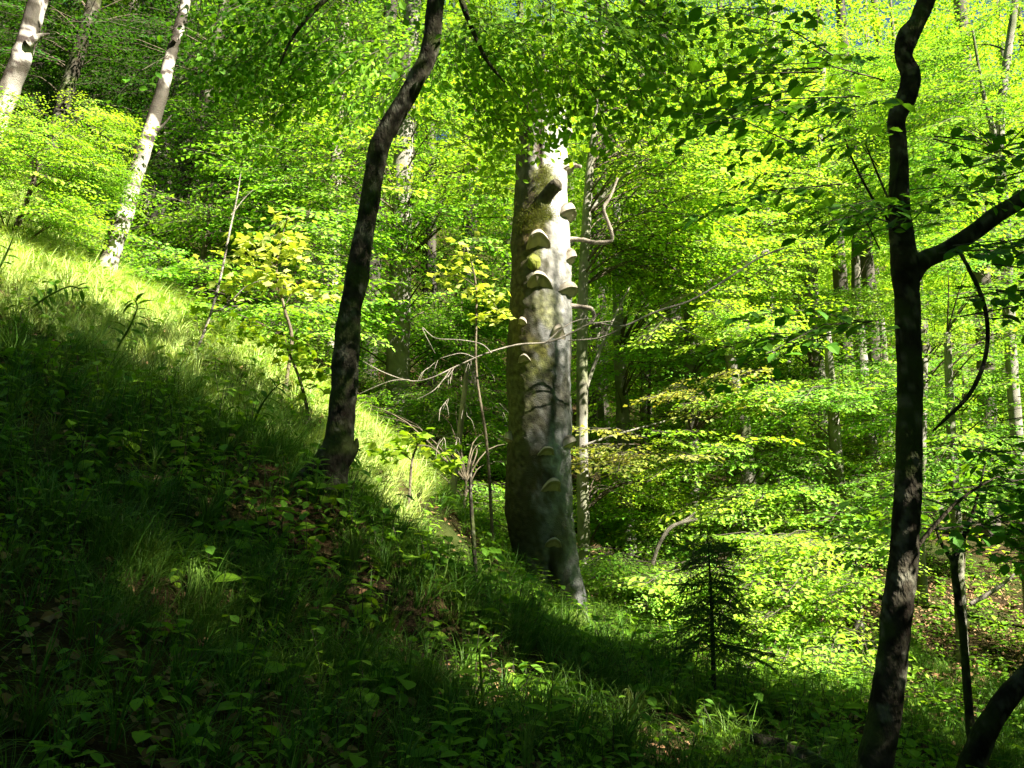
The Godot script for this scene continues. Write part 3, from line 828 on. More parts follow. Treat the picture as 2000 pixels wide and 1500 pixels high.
# ---------------------------------------------------------------- trees behind
func build_middle_trees() -> void:
	# birches on the crest
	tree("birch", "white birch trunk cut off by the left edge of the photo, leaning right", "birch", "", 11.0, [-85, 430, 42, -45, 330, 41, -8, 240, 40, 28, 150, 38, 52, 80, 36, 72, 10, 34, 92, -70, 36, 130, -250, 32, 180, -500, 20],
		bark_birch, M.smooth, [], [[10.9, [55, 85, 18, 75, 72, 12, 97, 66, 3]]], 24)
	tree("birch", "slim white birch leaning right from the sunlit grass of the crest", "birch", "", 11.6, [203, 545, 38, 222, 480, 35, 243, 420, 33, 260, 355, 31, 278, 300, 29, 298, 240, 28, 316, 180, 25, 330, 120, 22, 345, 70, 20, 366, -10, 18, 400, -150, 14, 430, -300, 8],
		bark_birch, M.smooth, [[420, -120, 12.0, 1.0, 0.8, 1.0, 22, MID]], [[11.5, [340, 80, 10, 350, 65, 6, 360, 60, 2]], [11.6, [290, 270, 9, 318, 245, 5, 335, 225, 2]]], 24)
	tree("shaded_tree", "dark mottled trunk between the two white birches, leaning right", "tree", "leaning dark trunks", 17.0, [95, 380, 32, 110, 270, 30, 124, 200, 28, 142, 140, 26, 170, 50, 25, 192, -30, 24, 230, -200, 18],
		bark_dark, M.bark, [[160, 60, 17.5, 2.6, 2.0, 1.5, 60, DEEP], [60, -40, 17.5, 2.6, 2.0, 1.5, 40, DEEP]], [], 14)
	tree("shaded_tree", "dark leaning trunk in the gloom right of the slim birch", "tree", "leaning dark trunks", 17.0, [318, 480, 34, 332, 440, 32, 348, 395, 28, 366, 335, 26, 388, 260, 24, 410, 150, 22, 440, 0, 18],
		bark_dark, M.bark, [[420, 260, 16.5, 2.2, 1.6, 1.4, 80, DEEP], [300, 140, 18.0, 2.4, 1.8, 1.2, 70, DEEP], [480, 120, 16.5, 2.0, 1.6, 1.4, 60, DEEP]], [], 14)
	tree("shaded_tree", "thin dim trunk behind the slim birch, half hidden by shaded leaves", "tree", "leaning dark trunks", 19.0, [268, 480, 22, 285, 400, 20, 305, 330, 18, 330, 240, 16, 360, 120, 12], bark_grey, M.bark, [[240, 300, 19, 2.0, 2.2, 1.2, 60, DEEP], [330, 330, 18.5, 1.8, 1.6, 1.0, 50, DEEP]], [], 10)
	tree("slope_spruce", "reddish brown trunk behind the curved beech, top of the picture", "tree", "", 19.0, [640, 760, 30, 645, 600, 28, 650, 450, 27, 656, 300, 25, 662, 150, 23, 672, 40, 21, 680, -100, 18, 690, -300, 10], bark_grey, M.bark, [[560, 260, 16.0, 1.6, 1.6, 1.4, 70, MID], [460, 330, 15.5, 1.4, 1.2, 1.2, 50, MID], [560, 470, 15.5, 1.6, 1.4, 1.2, 60, MID], [590, 620, 15.5, 1.2, 0.9, 1.0, 36, MID], [640, -150, 18.0, 2.5, 1.8, 2.0, 90, MID]], [], 14)  # last cluster: unseen, added high up to shade the trees on the left
	tree("grey_beech", "broad blotchy grey beech trunk between the curved beech and the dead beech", "tree", "", 15.0, [790, 870, 62, 782, 820, 48, 777, 740, 46, 778, 640, 45, 782, 520, 43, 784, 420, 41, 788, 300, 39, 794, 180, 36, 802, 60, 33, 812, -100, 28, 820, -300, 18],
		bark_beech, M.smooth, [[880, 330, 13.5, 1.2, 1.0, 1.0, 56, BR], [690, 300, 13.5, 0.9, 1.3, 1.0, 44, BR], [900, 480, 14.0, 1.1, 1.0, 1.0, 60, MID], [600, 380, 13.5, 0.9, 1.0, 0.9, 34, MID], [860, 620, 15.5, 1.2, 0.9, 0.8, 44, MID], [930, 240, 14.0, 0.9, 0.8, 0.9, 34, BR], [740, 130, 15, 1.6, 1.2, 1.4, 40, MID], [850, -330, 13.5, 3.0, 1.8, 2.4, 150, MID], [720, 640, 16.4, 1.4, 0.9, 0.8, 36, MID]], [[15.0, [790, 480, 9, 830, 420, 6, 880, 380, 3]]], 20)  # the cluster far above the view is added to shade the left background
	# right of the dead beech
	tree("young_beech", "slim grey forked trunk rising close behind the right side of the dead beech", "tree", "", 13.0, [1142, 1130, 26, 1139, 1000, 24, 1137, 860, 23, 1137, 720, 22, 1139, 560, 20, 1146, 420, 18, 1152, 330, 15, 1165, 220, 11, 1180, 60, 6],
		bark_beech, M.smooth, [[1290, 330, 12.0, 0.8, 0.8, 0.5, 34, BR], [1250, 330, 13.2, 1.0, 0.9, 0.9, 34, BR], [1330, 220, 13.6, 1.2, 0.9, 1.0, 34, BR], [1230, 470, 13.4, 0.9, 0.7, 0.8, 44, BR], [1200, 220, 13.6, 0.8, 0.6, 0.8, 30, BR], [1230, 940, 14.5, 0.7, 0.4, 0.7, 14, BR]],
		[[13.0, [1140, 770, 9, 1160, 715, 7, 1190, 640, 5, 1230, 560, 3]], [13.0, [1146, 420, 10, 1190, 370, 7, 1260, 310, 5, 1330, 250, 3]], [12.9, [1140, 870, 5, 1200, 850, 4, 1290, 825, 3, 1380, 800, 1]]], 14)
	tree("pale_beech", "pale trunk second to the right of the dead beech, dark on its left side", "tree", "pale trunks among the lit leaves", 17.0, [1230, 1090, 30, 1224, 980, 28, 1219, 880, 27, 1215, 780, 25, 1210, 690, 23, 1206, 560, 20, 1204, 400, 15],
		bark_beech, M.smooth, [[1300, 560, 15.0, 1.3, 0.9, 1.0, 60, BR], [1420, 480, 15.0, 1.3, 0.9, 1.0, 64, BR], [1400, 330, 15.5, 1.5, 1.1, 1.1, 74, BR], [1280, 720, 16, 1.0, 0.6, 0.8, 34, MID]], [], 14)
	tree("pale_beech", "very thin pale trunk just right of the dead beech, between two thicker trunks", "tree", "pale trunks among the lit leaves", 20.0, [1186, 1070, 17, 1182, 960, 16, 1177, 860, 15, 1172, 780, 14, 1168, 640, 11], bark_beech, M.smooth, [[1170, 620, 19, 1.0, 1.0, 0.9, 34, MID]], [], 10)
	tree("pale_beech", "straight pale trunk behind the leaning bare stick, its upper half dark", "tree", "pale trunks among the lit leaves", 16.0, [1350, 1150, 28, 1352, 1050, 26, 1353, 950, 25, 1352, 850, 24, 1348, 740, 22, 1346, 620, 18, 1345, 480, 12],
		bark_beech, M.smooth, [[1420, 640, 13.8, 1.1, 0.5, 0.9, 40, BR], [1460, 780, 13.5, 1.0, 0.22, 0.9, 26, BR], [1400, 770, 13.3, 0.6, 0.16, 0.6, 14, PALE], [1340, 880, 13.2, 0.7, 0.25, 0.7, 20, BR], [1260, 880, 12.9, 0.5, 0.2, 0.5, 12, PALE], [1290, 1040, 14.0, 0.7, 0.3, 0.6, 18, MID]], [[13.6, [1290, 600, 7, 1370, 560, 8, 1440, 520, 9, 1500, 490, 10]]], 14)
	tree("pale_beech", "pale trunk bulging at its foot, beside the lit leaves above the young spruce", "tree", "pale trunks among the lit leaves", 15.0, [1488, 1185, 26, 1478, 1110, 32, 1466, 1020, 32, 1460, 930, 31, 1452, 830, 26, 1430, 720, 22, 1415, 600, 18],
		bark_beech, M.smooth, [[1560, 1030, 13.2, 0.8, 0.18, 0.7, 24, BR], [1530, 960, 13.4, 0.8, 0.18, 0.7, 22, BR], [1450, 960, 13.0, 0.5, 0.2, 0.5, 12, BR], [1500, 900, 13.8, 0.8, 0.2, 0.7, 18, MID], [1400, 1000, 13.6, 0.5, 0.25, 0.5, 12, BR]], [], 14)
	tree("leaning_beech", "trunk with a crooked foot showing between tiers of lit leaves, left of the forked trunk", "tree", "", 13.0, [1672, 1290, 26, 1672, 1230, 30, 1662, 1150, 32, 1650, 1060, 30, 1640, 990, 29, 1634, 900, 25, 1625, 780, 20, 1615, 640, 13],
		bark_beech, M.smooth, [[1590, 1060, 11.8, 0.8, 0.15, 0.7, 26, BR], [1640, 1130, 11.5, 0.6, 0.15, 0.6, 18, BR], [1600, 1200, 11.2, 0.7, 0.18, 0.6, 24, BR], [1560, 1290, 10.5, 0.6, 0.18, 0.5, 18, BR], [1630, 1290, 10.5, 0.6, 0.2, 0.5, 20, BR], [1640, 960, 13.0, 0.6, 0.2, 0.6, 16, MID], [1620, 780, 13.0, 0.7, 0.4, 0.7, 24, MID], [1540, 1360, 9.5, 0.5, 0.2, 0.5, 16, BR], [1650, 1380, 9.3, 0.4, 0.2, 0.4, 14, MID], [1440, 1110, 11.5, 0.5, 0.16, 0.5, 14, BR], [1350, 1110, 12.0, 0.5, 0.16, 0.5, 12, BR]], [], 14)
	tree("split_beech", "dark stout trunk splitting below a knot among the lit leaves right of middle", "tree", "", 18.0, [1655, 1060, 36, 1640, 980, 34, 1620, 900, 33, 1605, 820, 32, 1596, 730, 30, 1590, 650, 29, 1583, 570, 30, 1580, 500, 30, 1590, 400, 20, 1600, 250, 14, 1610, 100, 8],
		bark_beech, M.smooth, [[1560, 400, 16.0, 1.5, 1.0, 1.1, 70, BR], [1480, 270, 16.5, 1.5, 1.1, 1.1, 70, BR], [1600, 300, 17.5, 1.3, 1.2, 1.1, 50, MID], [1540, 620, 16.5, 1.3, 0.5, 0.9, 44, BR], [1640, 600, 17.0, 0.9, 0.5, 0.9, 30, BR], [1660, 730, 17.5, 0.7, 0.5, 0.7, 18, DK]], [[17.9, [1597, 690, 16, 1570, 610, 13, 1545, 555, 11, 1520, 510, 8]]], 14)
	tree("pale_beech", "light grey trunk just left of the forked trunk, ending in a dark burr", "tree", "pale trunks among the lit leaves", 18.0, [1735, 1090, 28, 1726, 1000, 27, 1708, 910, 26, 1695, 820, 25, 1686, 740, 24, 1678, 660, 24, 1672, 560, 18, 1670, 400, 12],
		bark_beech, M.smooth, [[1740, 200, 17, 1.5, 1.4, 1.1, 60, MID], [1690, 420, 17, 0.9, 0.8, 0.8, 34, MID], [1690, 960, 16.0, 0.7, 0.25, 0.7, 16, MID]], [], 14)
	tree("pale_beech", "faint short trunk between tiers of lit leaves below the dark split trunk", "tree", "pale trunks among the lit leaves", 20.0, [1555, 1080, 22, 1548, 960, 21, 1544, 880, 20, 1540, 800, 18, 1536, 640, 12], bark_beech, M.smooth, [[1520, 740, 19, 1.4, 0.5, 0.9, 34, MID]], [], 10)
	tree("pale_beech", "thin dim trunk close to the left edge of the forked trunk", "tree", "pale trunks among the lit leaves", 21.0, [1742, 1010, 18, 1736, 880, 17, 1730, 760, 16, 1722, 640, 14, 1702, 540, 13, 1700, 440, 8], bark_beech, M.smooth, [[1700, 330, 20, 1.5, 1.5, 1.0, 50, MID]], [], 10)
	# right of the forked trunk
	tree("slender_beech", "grey trunk at the right, behind the small forked sapling", "tree", "", 13.0, [1882, 1320, 22, 1878, 1230, 22, 1873, 1130, 21, 1866, 1000, 20, 1858, 850, 18, 1850, 650, 13], bark_beech, M.smooth,
		[[1900, 760, 12.6, 1.0, 0.6, 0.8, 26, MID], [1960, 640, 12.5, 0.8, 0.3, 0.7, 22, BR], [1880, 880, 12.5, 0.9, 0.3, 0.7, 20, MID], [1970, 960, 12.0, 0.6, 0.3, 0.6, 16, MID], [1870, 540, 12.6, 1.0, 0.5, 0.8, 22, MID]], [], 14)
	tree("slender_beech", "thin grey trunk right beside the forked trunk, low down", "tree", "", 16.0, [1806, 1220, 20, 1800, 1130, 20, 1796, 1040, 19, 1800, 900, 17, 1806, 700, 12], bark_beech, M.smooth, [[1850, 640, 15.5, 1.2, 0.8, 0.9, 34, MID], [1830, 960, 15.0, 0.9, 0.5, 0.8, 26, MID]], [], 12)
	tree("tall_branchy_beech", "tall dark forking beech by the upper right corner, its thin trunk half hidden by leaves", "tree", "", 15.0, [1990, 900, 24, 1975, 700, 22, 1968, 560, 22, 1962, 420, 20, 1952, 300, 18, 1958, 180, 16, 1975, 60, 14, 1990, -60, 12, 2010, -300, 7],
		bark_beech, M.smooth, [[1930, 260, 14.5, 1.4, 1.2, 1.0, 70, MID], [1850, 380, 14.5, 0.9, 0.9, 0.8, 40, MID], [1860, 200, 15.5, 1.2, 0.9, 0.9, 36, BR], [1970, 480, 13.5, 0.7, 0.6, 0.7, 30, MID], [1960, 40, 15, 1.0, 0.6, 0.9, 20, MID]], [[15.0, [1952, 300, 12, 1930, 220, 10, 1918, 170, 7, 1900, 60, 4]]], 12)
	tree("tall_beech_tree", "tall beech whose top closes the picture above the split trunk, near the sky gap", "tree", "", 21.0, [1520, 1050, 34, 1510, 850, 32, 1500, 650, 30, 1495, 450, 28, 1500, 250, 24, 1505, 50, 18, 1510, -100, 8],
		bark_beech, M.smooth, [[1480, 130, 20, 2.0, 1.4, 1.4, 70, BR], [1580, 170, 20.5, 1.8, 0.9, 1.2, 50, MID], [1420, 40, 21, 2.0, 0.9, 1.2, 40, MID], [1760, 330, 21, 1.8, 1.6, 1.2, 60, MID], [1640, 130, 22, 1.6, 0.4, 1.0, 24, BR]], [], 12)

	# leafy young beeches that close the view low between the trunks
	var low := "young beeches between the far trunks"
	thicket("young beech thicket glowing between the dead beech and the straight pale trunk", low, 18.0, 1270, 1060, [[1270, 700, 0.8, 0.8, 44], [1290, 850, 0.8, 0.7, 44], [1250, 980, 0.7, 0.5, 30]], BR)
	thicket("young beech thicket behind the bulging pale trunk", low, 18.5, 1430, 1080, [[1420, 700, 1.0, 0.8, 56], [1440, 860, 0.9, 0.6, 44], [1410, 1000, 0.8, 0.5, 30]], BR)
	thicket("young beech thicket below the split trunk, low among the trunks", low, 19.0, 1590, 1080, [[1580, 760, 0.9, 0.7, 44], [1600, 900, 1.0, 0.6, 50], [1570, 1010, 0.9, 0.5, 36]], BR)
	thicket("young beech thicket just left of the forked trunk", low, 20.0, 1720, 1050, [[1720, 760, 0.9, 0.8, 44], [1720, 900, 0.9, 0.6, 40]], MID)
	thicket("young beech thicket right of the forked trunk", low, 17.5, 1880, 1120, [[1850, 760, 1.0, 0.8, 50], [1920, 880, 0.9, 0.6, 44], [1960, 720, 0.8, 0.6, 34]], MID)
	thicket("young beech thicket between the grey beech and the dead beech", low, 18.0, 900, 950, [[880, 640, 0.8, 0.7, 40], [930, 780, 0.7, 0.6, 34]], MID)

func thicket(label: String, group: String, d: float, px: float, py: float, clumps: Array, tint: Color) -> void:
	var c := []
	for q in clumps: c.append([q[0], q[1], d, q[2], q[3], 0.7, q[4], tint])
	tree("young_beech_thicket", label, "sapling", group, d, [px, py, 9, px + 4, py - 120, 8, px - 3, py - 250, 6, px + 2, py - 380, 3], bark_twig, M.bark, c, [], 8)

# ---------------------------------------------------------------- the wood beyond
func build_far_forest() -> void:
	var t := thing("far_forest", "dense sunlit wood of beeches filling the background beyond the nearer trunks", "forest", V(0, H(0, -34), -34))
	t.set_meta("kind", "stuff")
	var root := t.position
	var at := [[], [], [], []]
	var tint := [[], [], [], []]
	var tr := []
	var tc := []
	var g := Geo.new()
	tube(g, [V(0, -0.05, 0), V(0.01, 0.3, 0), V(-0.008, 0.7, 0.005), V(0, 1, 0)], [0.014, 0.011, 0.008, 0.002], 9, 4, no_fn, func(p, _n, _s): return Color.WHITE * clampf(1.0 + 0.7 * mott(p, 120), 0.4, 1.6))
	var trunk := mesh_of(g, M.smooth)
	var n := 0
	var placed := []
	while n < 125:
		var z := -rr(20.0, 58.0)
		var x := rr(-0.72, 0.72) * -z
		var ok := true
		for q in placed:
			if Vector2(x - q.x, z - q.y).length() < 2.6: ok = false
		if not ok: continue
		placed.append(Vector2(x, z))
		n += 1
		var y := H(x, z)
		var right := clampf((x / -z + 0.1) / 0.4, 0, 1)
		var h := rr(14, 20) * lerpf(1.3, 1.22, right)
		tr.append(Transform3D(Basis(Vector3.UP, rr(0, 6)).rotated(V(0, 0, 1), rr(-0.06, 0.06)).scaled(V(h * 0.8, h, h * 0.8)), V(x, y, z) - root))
		tc.append(Color(0.22, 0.20, 0.165) * rr(0.4, 0.9) * lerpf(0.4, 0.75, right))  # trunks darker to the left: the gloom there is painted in
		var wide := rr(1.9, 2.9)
		var base: Color = (DK * 0.42).lerp(MID, clampf(right * 3.0 + rr(-0.2, 0.3), 0, 1)).lerp(BR, clampf(right + rr(-0.4, 0.3), 0, 1))  # dim to sunlit from left to right, put into the leaf tint
		for k in 115:
			var u := V(rng.randfn(), rng.randfn(), rng.randfn()).normalized() * pow(rng.randf(), 0.4)
			var w := rng.randi() % 4
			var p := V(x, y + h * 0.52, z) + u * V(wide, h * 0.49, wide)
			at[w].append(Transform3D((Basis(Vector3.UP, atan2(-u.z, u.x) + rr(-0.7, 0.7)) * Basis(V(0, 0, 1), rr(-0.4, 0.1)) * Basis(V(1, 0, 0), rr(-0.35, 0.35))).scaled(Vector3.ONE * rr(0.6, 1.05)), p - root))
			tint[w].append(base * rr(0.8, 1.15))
	copies("trunk", trunk, tr, tc, t)
	for k in 4: copies("foliage", far_sprays[k], at[k], tint[k], t)

# ---------------------------------------------------------------- saplings, dead wood
func maple_leaf_mesh(c: Color) -> ArrayMesh:
	var g := Geo.new()
	lobed_into(g, Transform3D(), c)
	return mesh_of(g, M.leaf)
# stem way in photo terms, then clumps of separate lobed leaves
func maple(label: String, d: float, way: Array, clumps: Array, leaf: float, tints: Array) -> void:
	var pts := []
	var rad := []
	path_of(way, d, pts, rad)
	var root: Vector3 = pts[0]
	root.y = H(root.x, root.z)
	var t := thing("maple_sapling", label, "sapling", root, "maple saplings")
	var g := Geo.new()
	tube(g, pts.map(func(p): return p - root), rad, 7, 6, no_fn, func(p, n, s): return bark_twig(p + root, n, s))
	for c in clumps:
		var mid := P(c[0], c[1], c[2])
		var best: Vector3 = pts[0]
		for q in pts:
			if (q - mid).length() < (best - mid).length(): best = q
		tube(g, [best - root, best.lerp(mid, 0.5) + V(0, 0.06, 0) - root, mid - root], [0.006, 0.005, 0.003], 5, 3, no_fn, func(p, n, s): return bark_twig(p + root, n, s), false)
	part("stem", mesh_of(g, M.bark), t)
	var ms := []
	for c in tints: ms.append(maple_leaf_mesh(c))
	for c in clumps:
		var mid := P(c[0], c[1], c[2])
		for k in int(c[6] * 1.75):
			var p := mid + V(rng.randfn() * c[3], rng.randfn() * c[4], rng.randfn() * c[5]) * 0.6
			var o := part("leaf", ms[rng.randi() % ms.size()], t)
			var B := Basis(Vector3.UP, rr(0, TAU)) * Basis(V(0, 0, 1), rr(-0.6, 0.1)) * Basis(V(1, 0, 0), rr(-0.7, 0.7)).rotated(V(1, 0, 0), 0.35)
			o.transform = Transform3D(B.scaled(Vector3.ONE * leaf * rr(0.75, 1.3)), p - root)

func build_saplings() -> void:
	var pale := [Color(0.42, 0.51, 0.13), Color(0.36, 0.46, 0.08), Color(0.46, 0.53, 0.18), Color(0.30, 0.42, 0.05)]
	var green := [Color(0.20, 0.34, 0.02), Color(0.25, 0.36, 0.03), Color(0.16, 0.30, 0.02)]
	maple("maple sapling with pale yellow leaves hanging in the sun left of the curved beech", 9.6, [560, 740, 8, 570, 660, 7, 555, 600, 6, 540, 520, 4, 560, 430, 2],
		[[480, 500, 9.5, 0.34, 0.22, 0.25, 56, pale], [555, 480, 9.6, 0.30, 0.18, 0.25, 56, pale], [560, 430, 9.7, 0.16, 0.08, 0.2, 16, pale], [460, 560, 9.5, 0.16, 0.10, 0.2, 20, pale], [590, 560, 9.6, 0.22, 0.06, 0.2, 24, pale], [640, 580, 9.6, 0.12, 0.03, 0.15, 10, pale], [520, 540, 9.5, 0.25, 0.12, 0.25, 30, pale]], 0.105, pale)
	maple("maple sapling with cream yellow leaves between the grey beech and the dead beech", 10.4, [960, 1010, 7, 950, 860, 6, 930, 720, 5, 930, 560, 4, 910, 480, 2],
		[[905, 500, 10.4, 0.22, 0.20, 0.2, 34, pale], [870, 540, 10.4, 0.18, 0.12, 0.2, 22, pale], [950, 570, 10.4, 0.22, 0.14, 0.2, 34, pale], [975, 610, 10.4, 0.12, 0.10, 0.15, 18, pale], [930, 620, 10.4, 0.15, 0.06, 0.15, 12, pale]], 0.10, pale)
	maple("low maple sapling with bright leaves along the edge of the sunlit grass", 9.0, [600, 800, 7, 585, 740, 6, 565, 690, 4, 555, 655, 2],
		[[540, 660, 9.0, 0.28, 0.10, 0.2, 34, pale], [580, 690, 9.0, 0.20, 0.10, 0.2, 26, pale], [470, 640, 9.2, 0.25, 0.10, 0.2, 26, green], [610, 740, 8.9, 0.15, 0.16, 0.2, 26, green], [390, 600, 9.6, 0.25, 0.08, 0.2, 26, green]], 0.10, green)
	maple("leafy maple seedling at the foot of the grey beech", 8.8, [800, 960, 6, 805, 900, 5, 815, 870, 3], [[810, 860, 8.8, 0.2, 0.10, 0.2, 26, green], [750, 880, 8.7, 0.16, 0.08, 0.2, 20, green], [870, 900, 8.8, 0.16, 0.1, 0.2, 20, green]], 0.10, green)

	# bright bush on the crest, under the birches
	tree("beech_bush", "yellow green beech bush in full sun under the left birch", "bush", "", 10.6, [30, 450, 12, 50, 400, 10, 70, 340, 8, 95, 280, 5], bark_twig, M.bark,
		[[40, 300, 10.4, 0.55, 0.5, 0.5, 44, BR], [130, 230, 10.7, 0.45, 0.18, 0.4, 16, BR], [10, 380, 10.2, 0.5, 0.4, 0.5, 36, BR], [120, 330, 10.8, 0.5, 0.25, 0.4, 24, MID], [60, 420, 10.4, 0.5, 0.2, 0.4, 18, BR]], [], 8, 0.6)
	tree("beech_bush", "dim green bush on the crest between the slim birch and the pale maple", "bush", "", 13.5, [390, 560, 14, 400, 480, 10, 410, 400, 6], bark_twig, M.bark,
		[[340, 540, 13.2, 0.8, 0.35, 0.6, 40, MID], [450, 420, 13.8, 0.8, 0.6, 0.6, 44, MID], [200, 420, 14.5, 0.9, 0.5, 0.6, 36, DK], [620, 480, 12.8, 0.5, 0.7, 0.6, 34, MID], [500, 620, 11.5, 0.5, 0.18, 0.5, 16, MID], [620, 600, 12.5, 0.5, 0.5, 0.5, 26, MID]], [], 8)
	tree("beech_bush", "lit leafy shrub low behind the foot of the dead beech, on its right", "bush", "", 12.0, [1200, 1200, 10, 1210, 1140, 8, 1220, 1090, 5], bark_twig, M.bark,
		[[1210, 1110, 12.0, 0.5, 0.25, 0.4, 26, MID], [1300, 1150, 11.5, 0.6, 0.2, 0.4, 26, BR], [1180, 1010, 13.5, 0.4, 0.4, 0.4, 18, MID], [1400, 1180, 11.5, 0.5, 0.2, 0.4, 22, BR]], [], 8, 0.7)
	tree("beech_bush", "tangled shrub filling the gap left of the dead beech's foot", "bush", "", 12.5, [900, 1060, 10, 905, 1000, 8, 910, 940, 5], bark_twig, M.bark,
		[[880, 960, 12.5, 0.5, 0.3, 0.4, 20, MID], [960, 1000, 12.5, 0.35, 0.35, 0.4, 22, BR], [830, 880, 13.0, 0.6, 0.3, 0.5, 24, MID], [960, 850, 13.5, 0.5, 0.5, 0.4, 26, MID], [870, 780, 14, 0.7, 0.4, 0.5, 30, MID], [730, 800, 13.5, 0.4, 0.4, 0.4, 20, MID]], [], 8, 0.7)

	# sapling by the right edge
	tree("forked_sapling", "thin dark sapling forking into a Y right of the forked trunk", "sapling", "", 7.2, [1888, 1330, 16, 1880, 1230, 14, 1870, 1160, 14, 1864, 1098, 14, 1885, 1040, 9, 1905, 985, 6, 1925, 900, 3], bark_dark, M.bark,
		[[1900, 980, 7.2, 0.35, 0.25, 0.3, 16, MID], [1960, 900, 7.3, 0.3, 0.2, 0.3, 12, MID], [1840, 1030, 7.1, 0.2, 0.15, 0.3, 8, MID], [1930, 1080, 7.0, 0.3, 0.15, 0.3, 10, DK]], [[7.2, [1864, 1100, 11, 1845, 1072, 8, 1832, 1045, 5, 1822, 1010, 2]], [7.2, [1885, 1040, 7, 1930, 1020, 5, 1975, 985, 3]]], 10, 1.0, near_sprays)
	tree("thin_stem", "thin black upright stem in the shade left of the dead beech's foot", "sapling", "", 8.2, [928, 1110, 9, 925, 1060, 9, 921, 1000, 8, 919, 945, 6, 921, 900, 3], bark_dark, M.bark, [], [], 8)
	tree("leaning_stick", "bare grey stick leaning right in front of the pale trunks, hooked at its tip", "stick", "", 12.0, [1256, 1180, 9, 1272, 1110, 9, 1288, 1062, 8, 1308, 1032, 8, 1335, 1020, 8, 1362, 1015, 7], bark_grey, M.smooth, [], [[12.0, [1326, 1022, 6, 1345, 1012, 5, 1358, 1000, 2]]], 8)
	tree("bare_sapling", "long thin bare sapling leaning right across the sunlit grass", "sapling", "", 9.0, [372, 705, 6, 390, 670, 6, 412, 610, 5, 430, 545, 5, 447, 460, 4, 462, 390, 3, 470, 340, 2], bark_grey, M.smooth, [], [[9.0, [452, 420, 3, 475, 390, 2, 495, 370, 1]], [9.0, [412, 610, 3, 440, 600, 3, 480, 560, 2, 520, 545, 1]]], 6)

	# long bare bough hanging across the dead beech
	var d := 10.2
	var bp := []
	var bl := []
	path_of([1530, 485, 5, 1480, 505, 5, 1420, 545, 5, 1350, 585, 5, 1280, 608, 5, 1215, 640, 5, 1160, 632, 5, 1110, 652, 5, 1068, 668, 5, 1010, 676, 5, 950, 690, 4, 890, 718, 4, 840, 738, 3, 800, 742, 3, 750, 728, 2, 708, 706, 1], d, bp, bl, false)
	var o := bp[0] as Vector3
	var t := thing("bare_bough", "long thin bare bough sagging across the front of the dead beech", "branch", o)
	var kink := func(_s, _a, p): return 1.0 + 0.25 * fn.get_noise_3dv((p + o) * 8.0)
	for k in bp.size():
		bl[k] *= 0.75
		if k > 2: bp[k] += V(0, 0.03 * fn.get_noise_1d(k * 3.7), 0.05 * fn.get_noise_1d(k * 5.1))
	var g := Geo.new()
	tube(g, bp.map(func(p): return p - o), bl, 8, 8, kink, func(p, n, s): return bark_grey(p + o, n, s))
	part("branch", mesh_of(g, M.smooth), t)
	for w in [[1160, 632, 5, 1200, 628, 4, 1230, 640, 2], [1068, 668, 5, 1100, 640, 4, 1130, 625, 3, 1160, 622, 2], [960, 690, 5, 940, 672, 4, 900, 664, 3, 850, 660, 3, 825, 640, 2, 850, 690, 1], [880, 722, 4, 850, 760, 3, 815, 780, 1], [1215, 640, 5, 1170, 660, 5, 1110, 665, 4], [1280, 608, 4, 1330, 640, 3, 1370, 660, 1], [800, 742, 4, 760, 745, 3, 700, 770, 1], [930, 700, 3, 900, 690, 3, 860, 700, 1]]:
		var tp := []
		var tl := []
		path_of(w, d - 0.05, tp, tl, false)
		for q in tl.size(): tl[q] *= 0.6
		g = Geo.new()
		tube(g, tp.map(func(p): return p - o), tl, 6, 6, kink, func(p, n, s): return bark_grey(p + o, n, s))
		part("twig", mesh_of(g, M.smooth), t)

	# dead little spruce with a fan of grey twigs
	d = 11.6
	bp = []; bl = []
	path_of([882, 1000, 14, 888, 930, 13, 896, 870, 12, 903, 800, 11, 910, 740, 9, 912, 690, 5], d, bp, bl)
	var root: Vector3 = bp[0]
	root.y = H(root.x, root.z)
	t = thing("dead_spruce", "small dead spruce with drooping bare grey twigs, left of the dead beech", "dead tree", root)
	g = Geo.new()
	tube(g, bp.map(func(p): return p - root), bl, 9, 6, no_fn, func(p, n, s): return bark_grey(p + root, n, s))
	part("trunk", mesh_of(g, M.bark), t)
	for k in 26:
		var s := rr(0.3, 1.0)
		var p0: Vector3 = spline(bp, s * (bp.size() - 1)) - root
		var a := rr(0, TAU)
		var l := rr(0.35, 0.75) * (1.25 - 0.55 * s)
		var out := V(cos(a), 0, sin(a))
		g = Geo.new()
		tube(g, [p0, p0 + out * l * 0.5 + V(0, 0.06, 0), p0 + out * l + V(0, -0.28 * l, 0)], [0.006, 0.004, 0.002], 4, 3, no_fn, func(p, n, s2): return bark_grey(p + root, n, s2), false)
		for q in 4:
			var u := rr(0.3, 1.0)
			var b0: Vector3 = spline([p0, p0 + out * l * 0.5 + V(0, 0.06, 0), p0 + out * l + V(0, -0.28 * l, 0)], u * 2.0)
			var o2 := out.rotated(Vector3.UP, rr(-1.0, 1.0))
			tube(g, [b0, b0 + o2 * 0.08 + V(0, -0.06, 0), b0 + o2 * 0.13 + V(0, -0.18, 0)], [0.003, 0.0025, 0.0015], 3, 2, no_fn, func(p, n, s2): return bark_grey(p + root, n, s2) * 1.3, false)
		part("bare_branch", mesh_of(g, M.bark), t)
	# far conifer top beyond the broken spire
	spruce("grey_spruce", "grey green conifer top showing above the broken spire of the dead beech", P(1065, 700, 24.0), 14.6, 1.9, 90, Color(0.11, 0.15, 0.055), false)
	spruce("young_spruce", "dark young spruce with drooping branches, lower right of the middle", P(1395, 1400, 6.6), 1.25, 0.62, 80, Color(0.11, 0.25, 0.035), true)

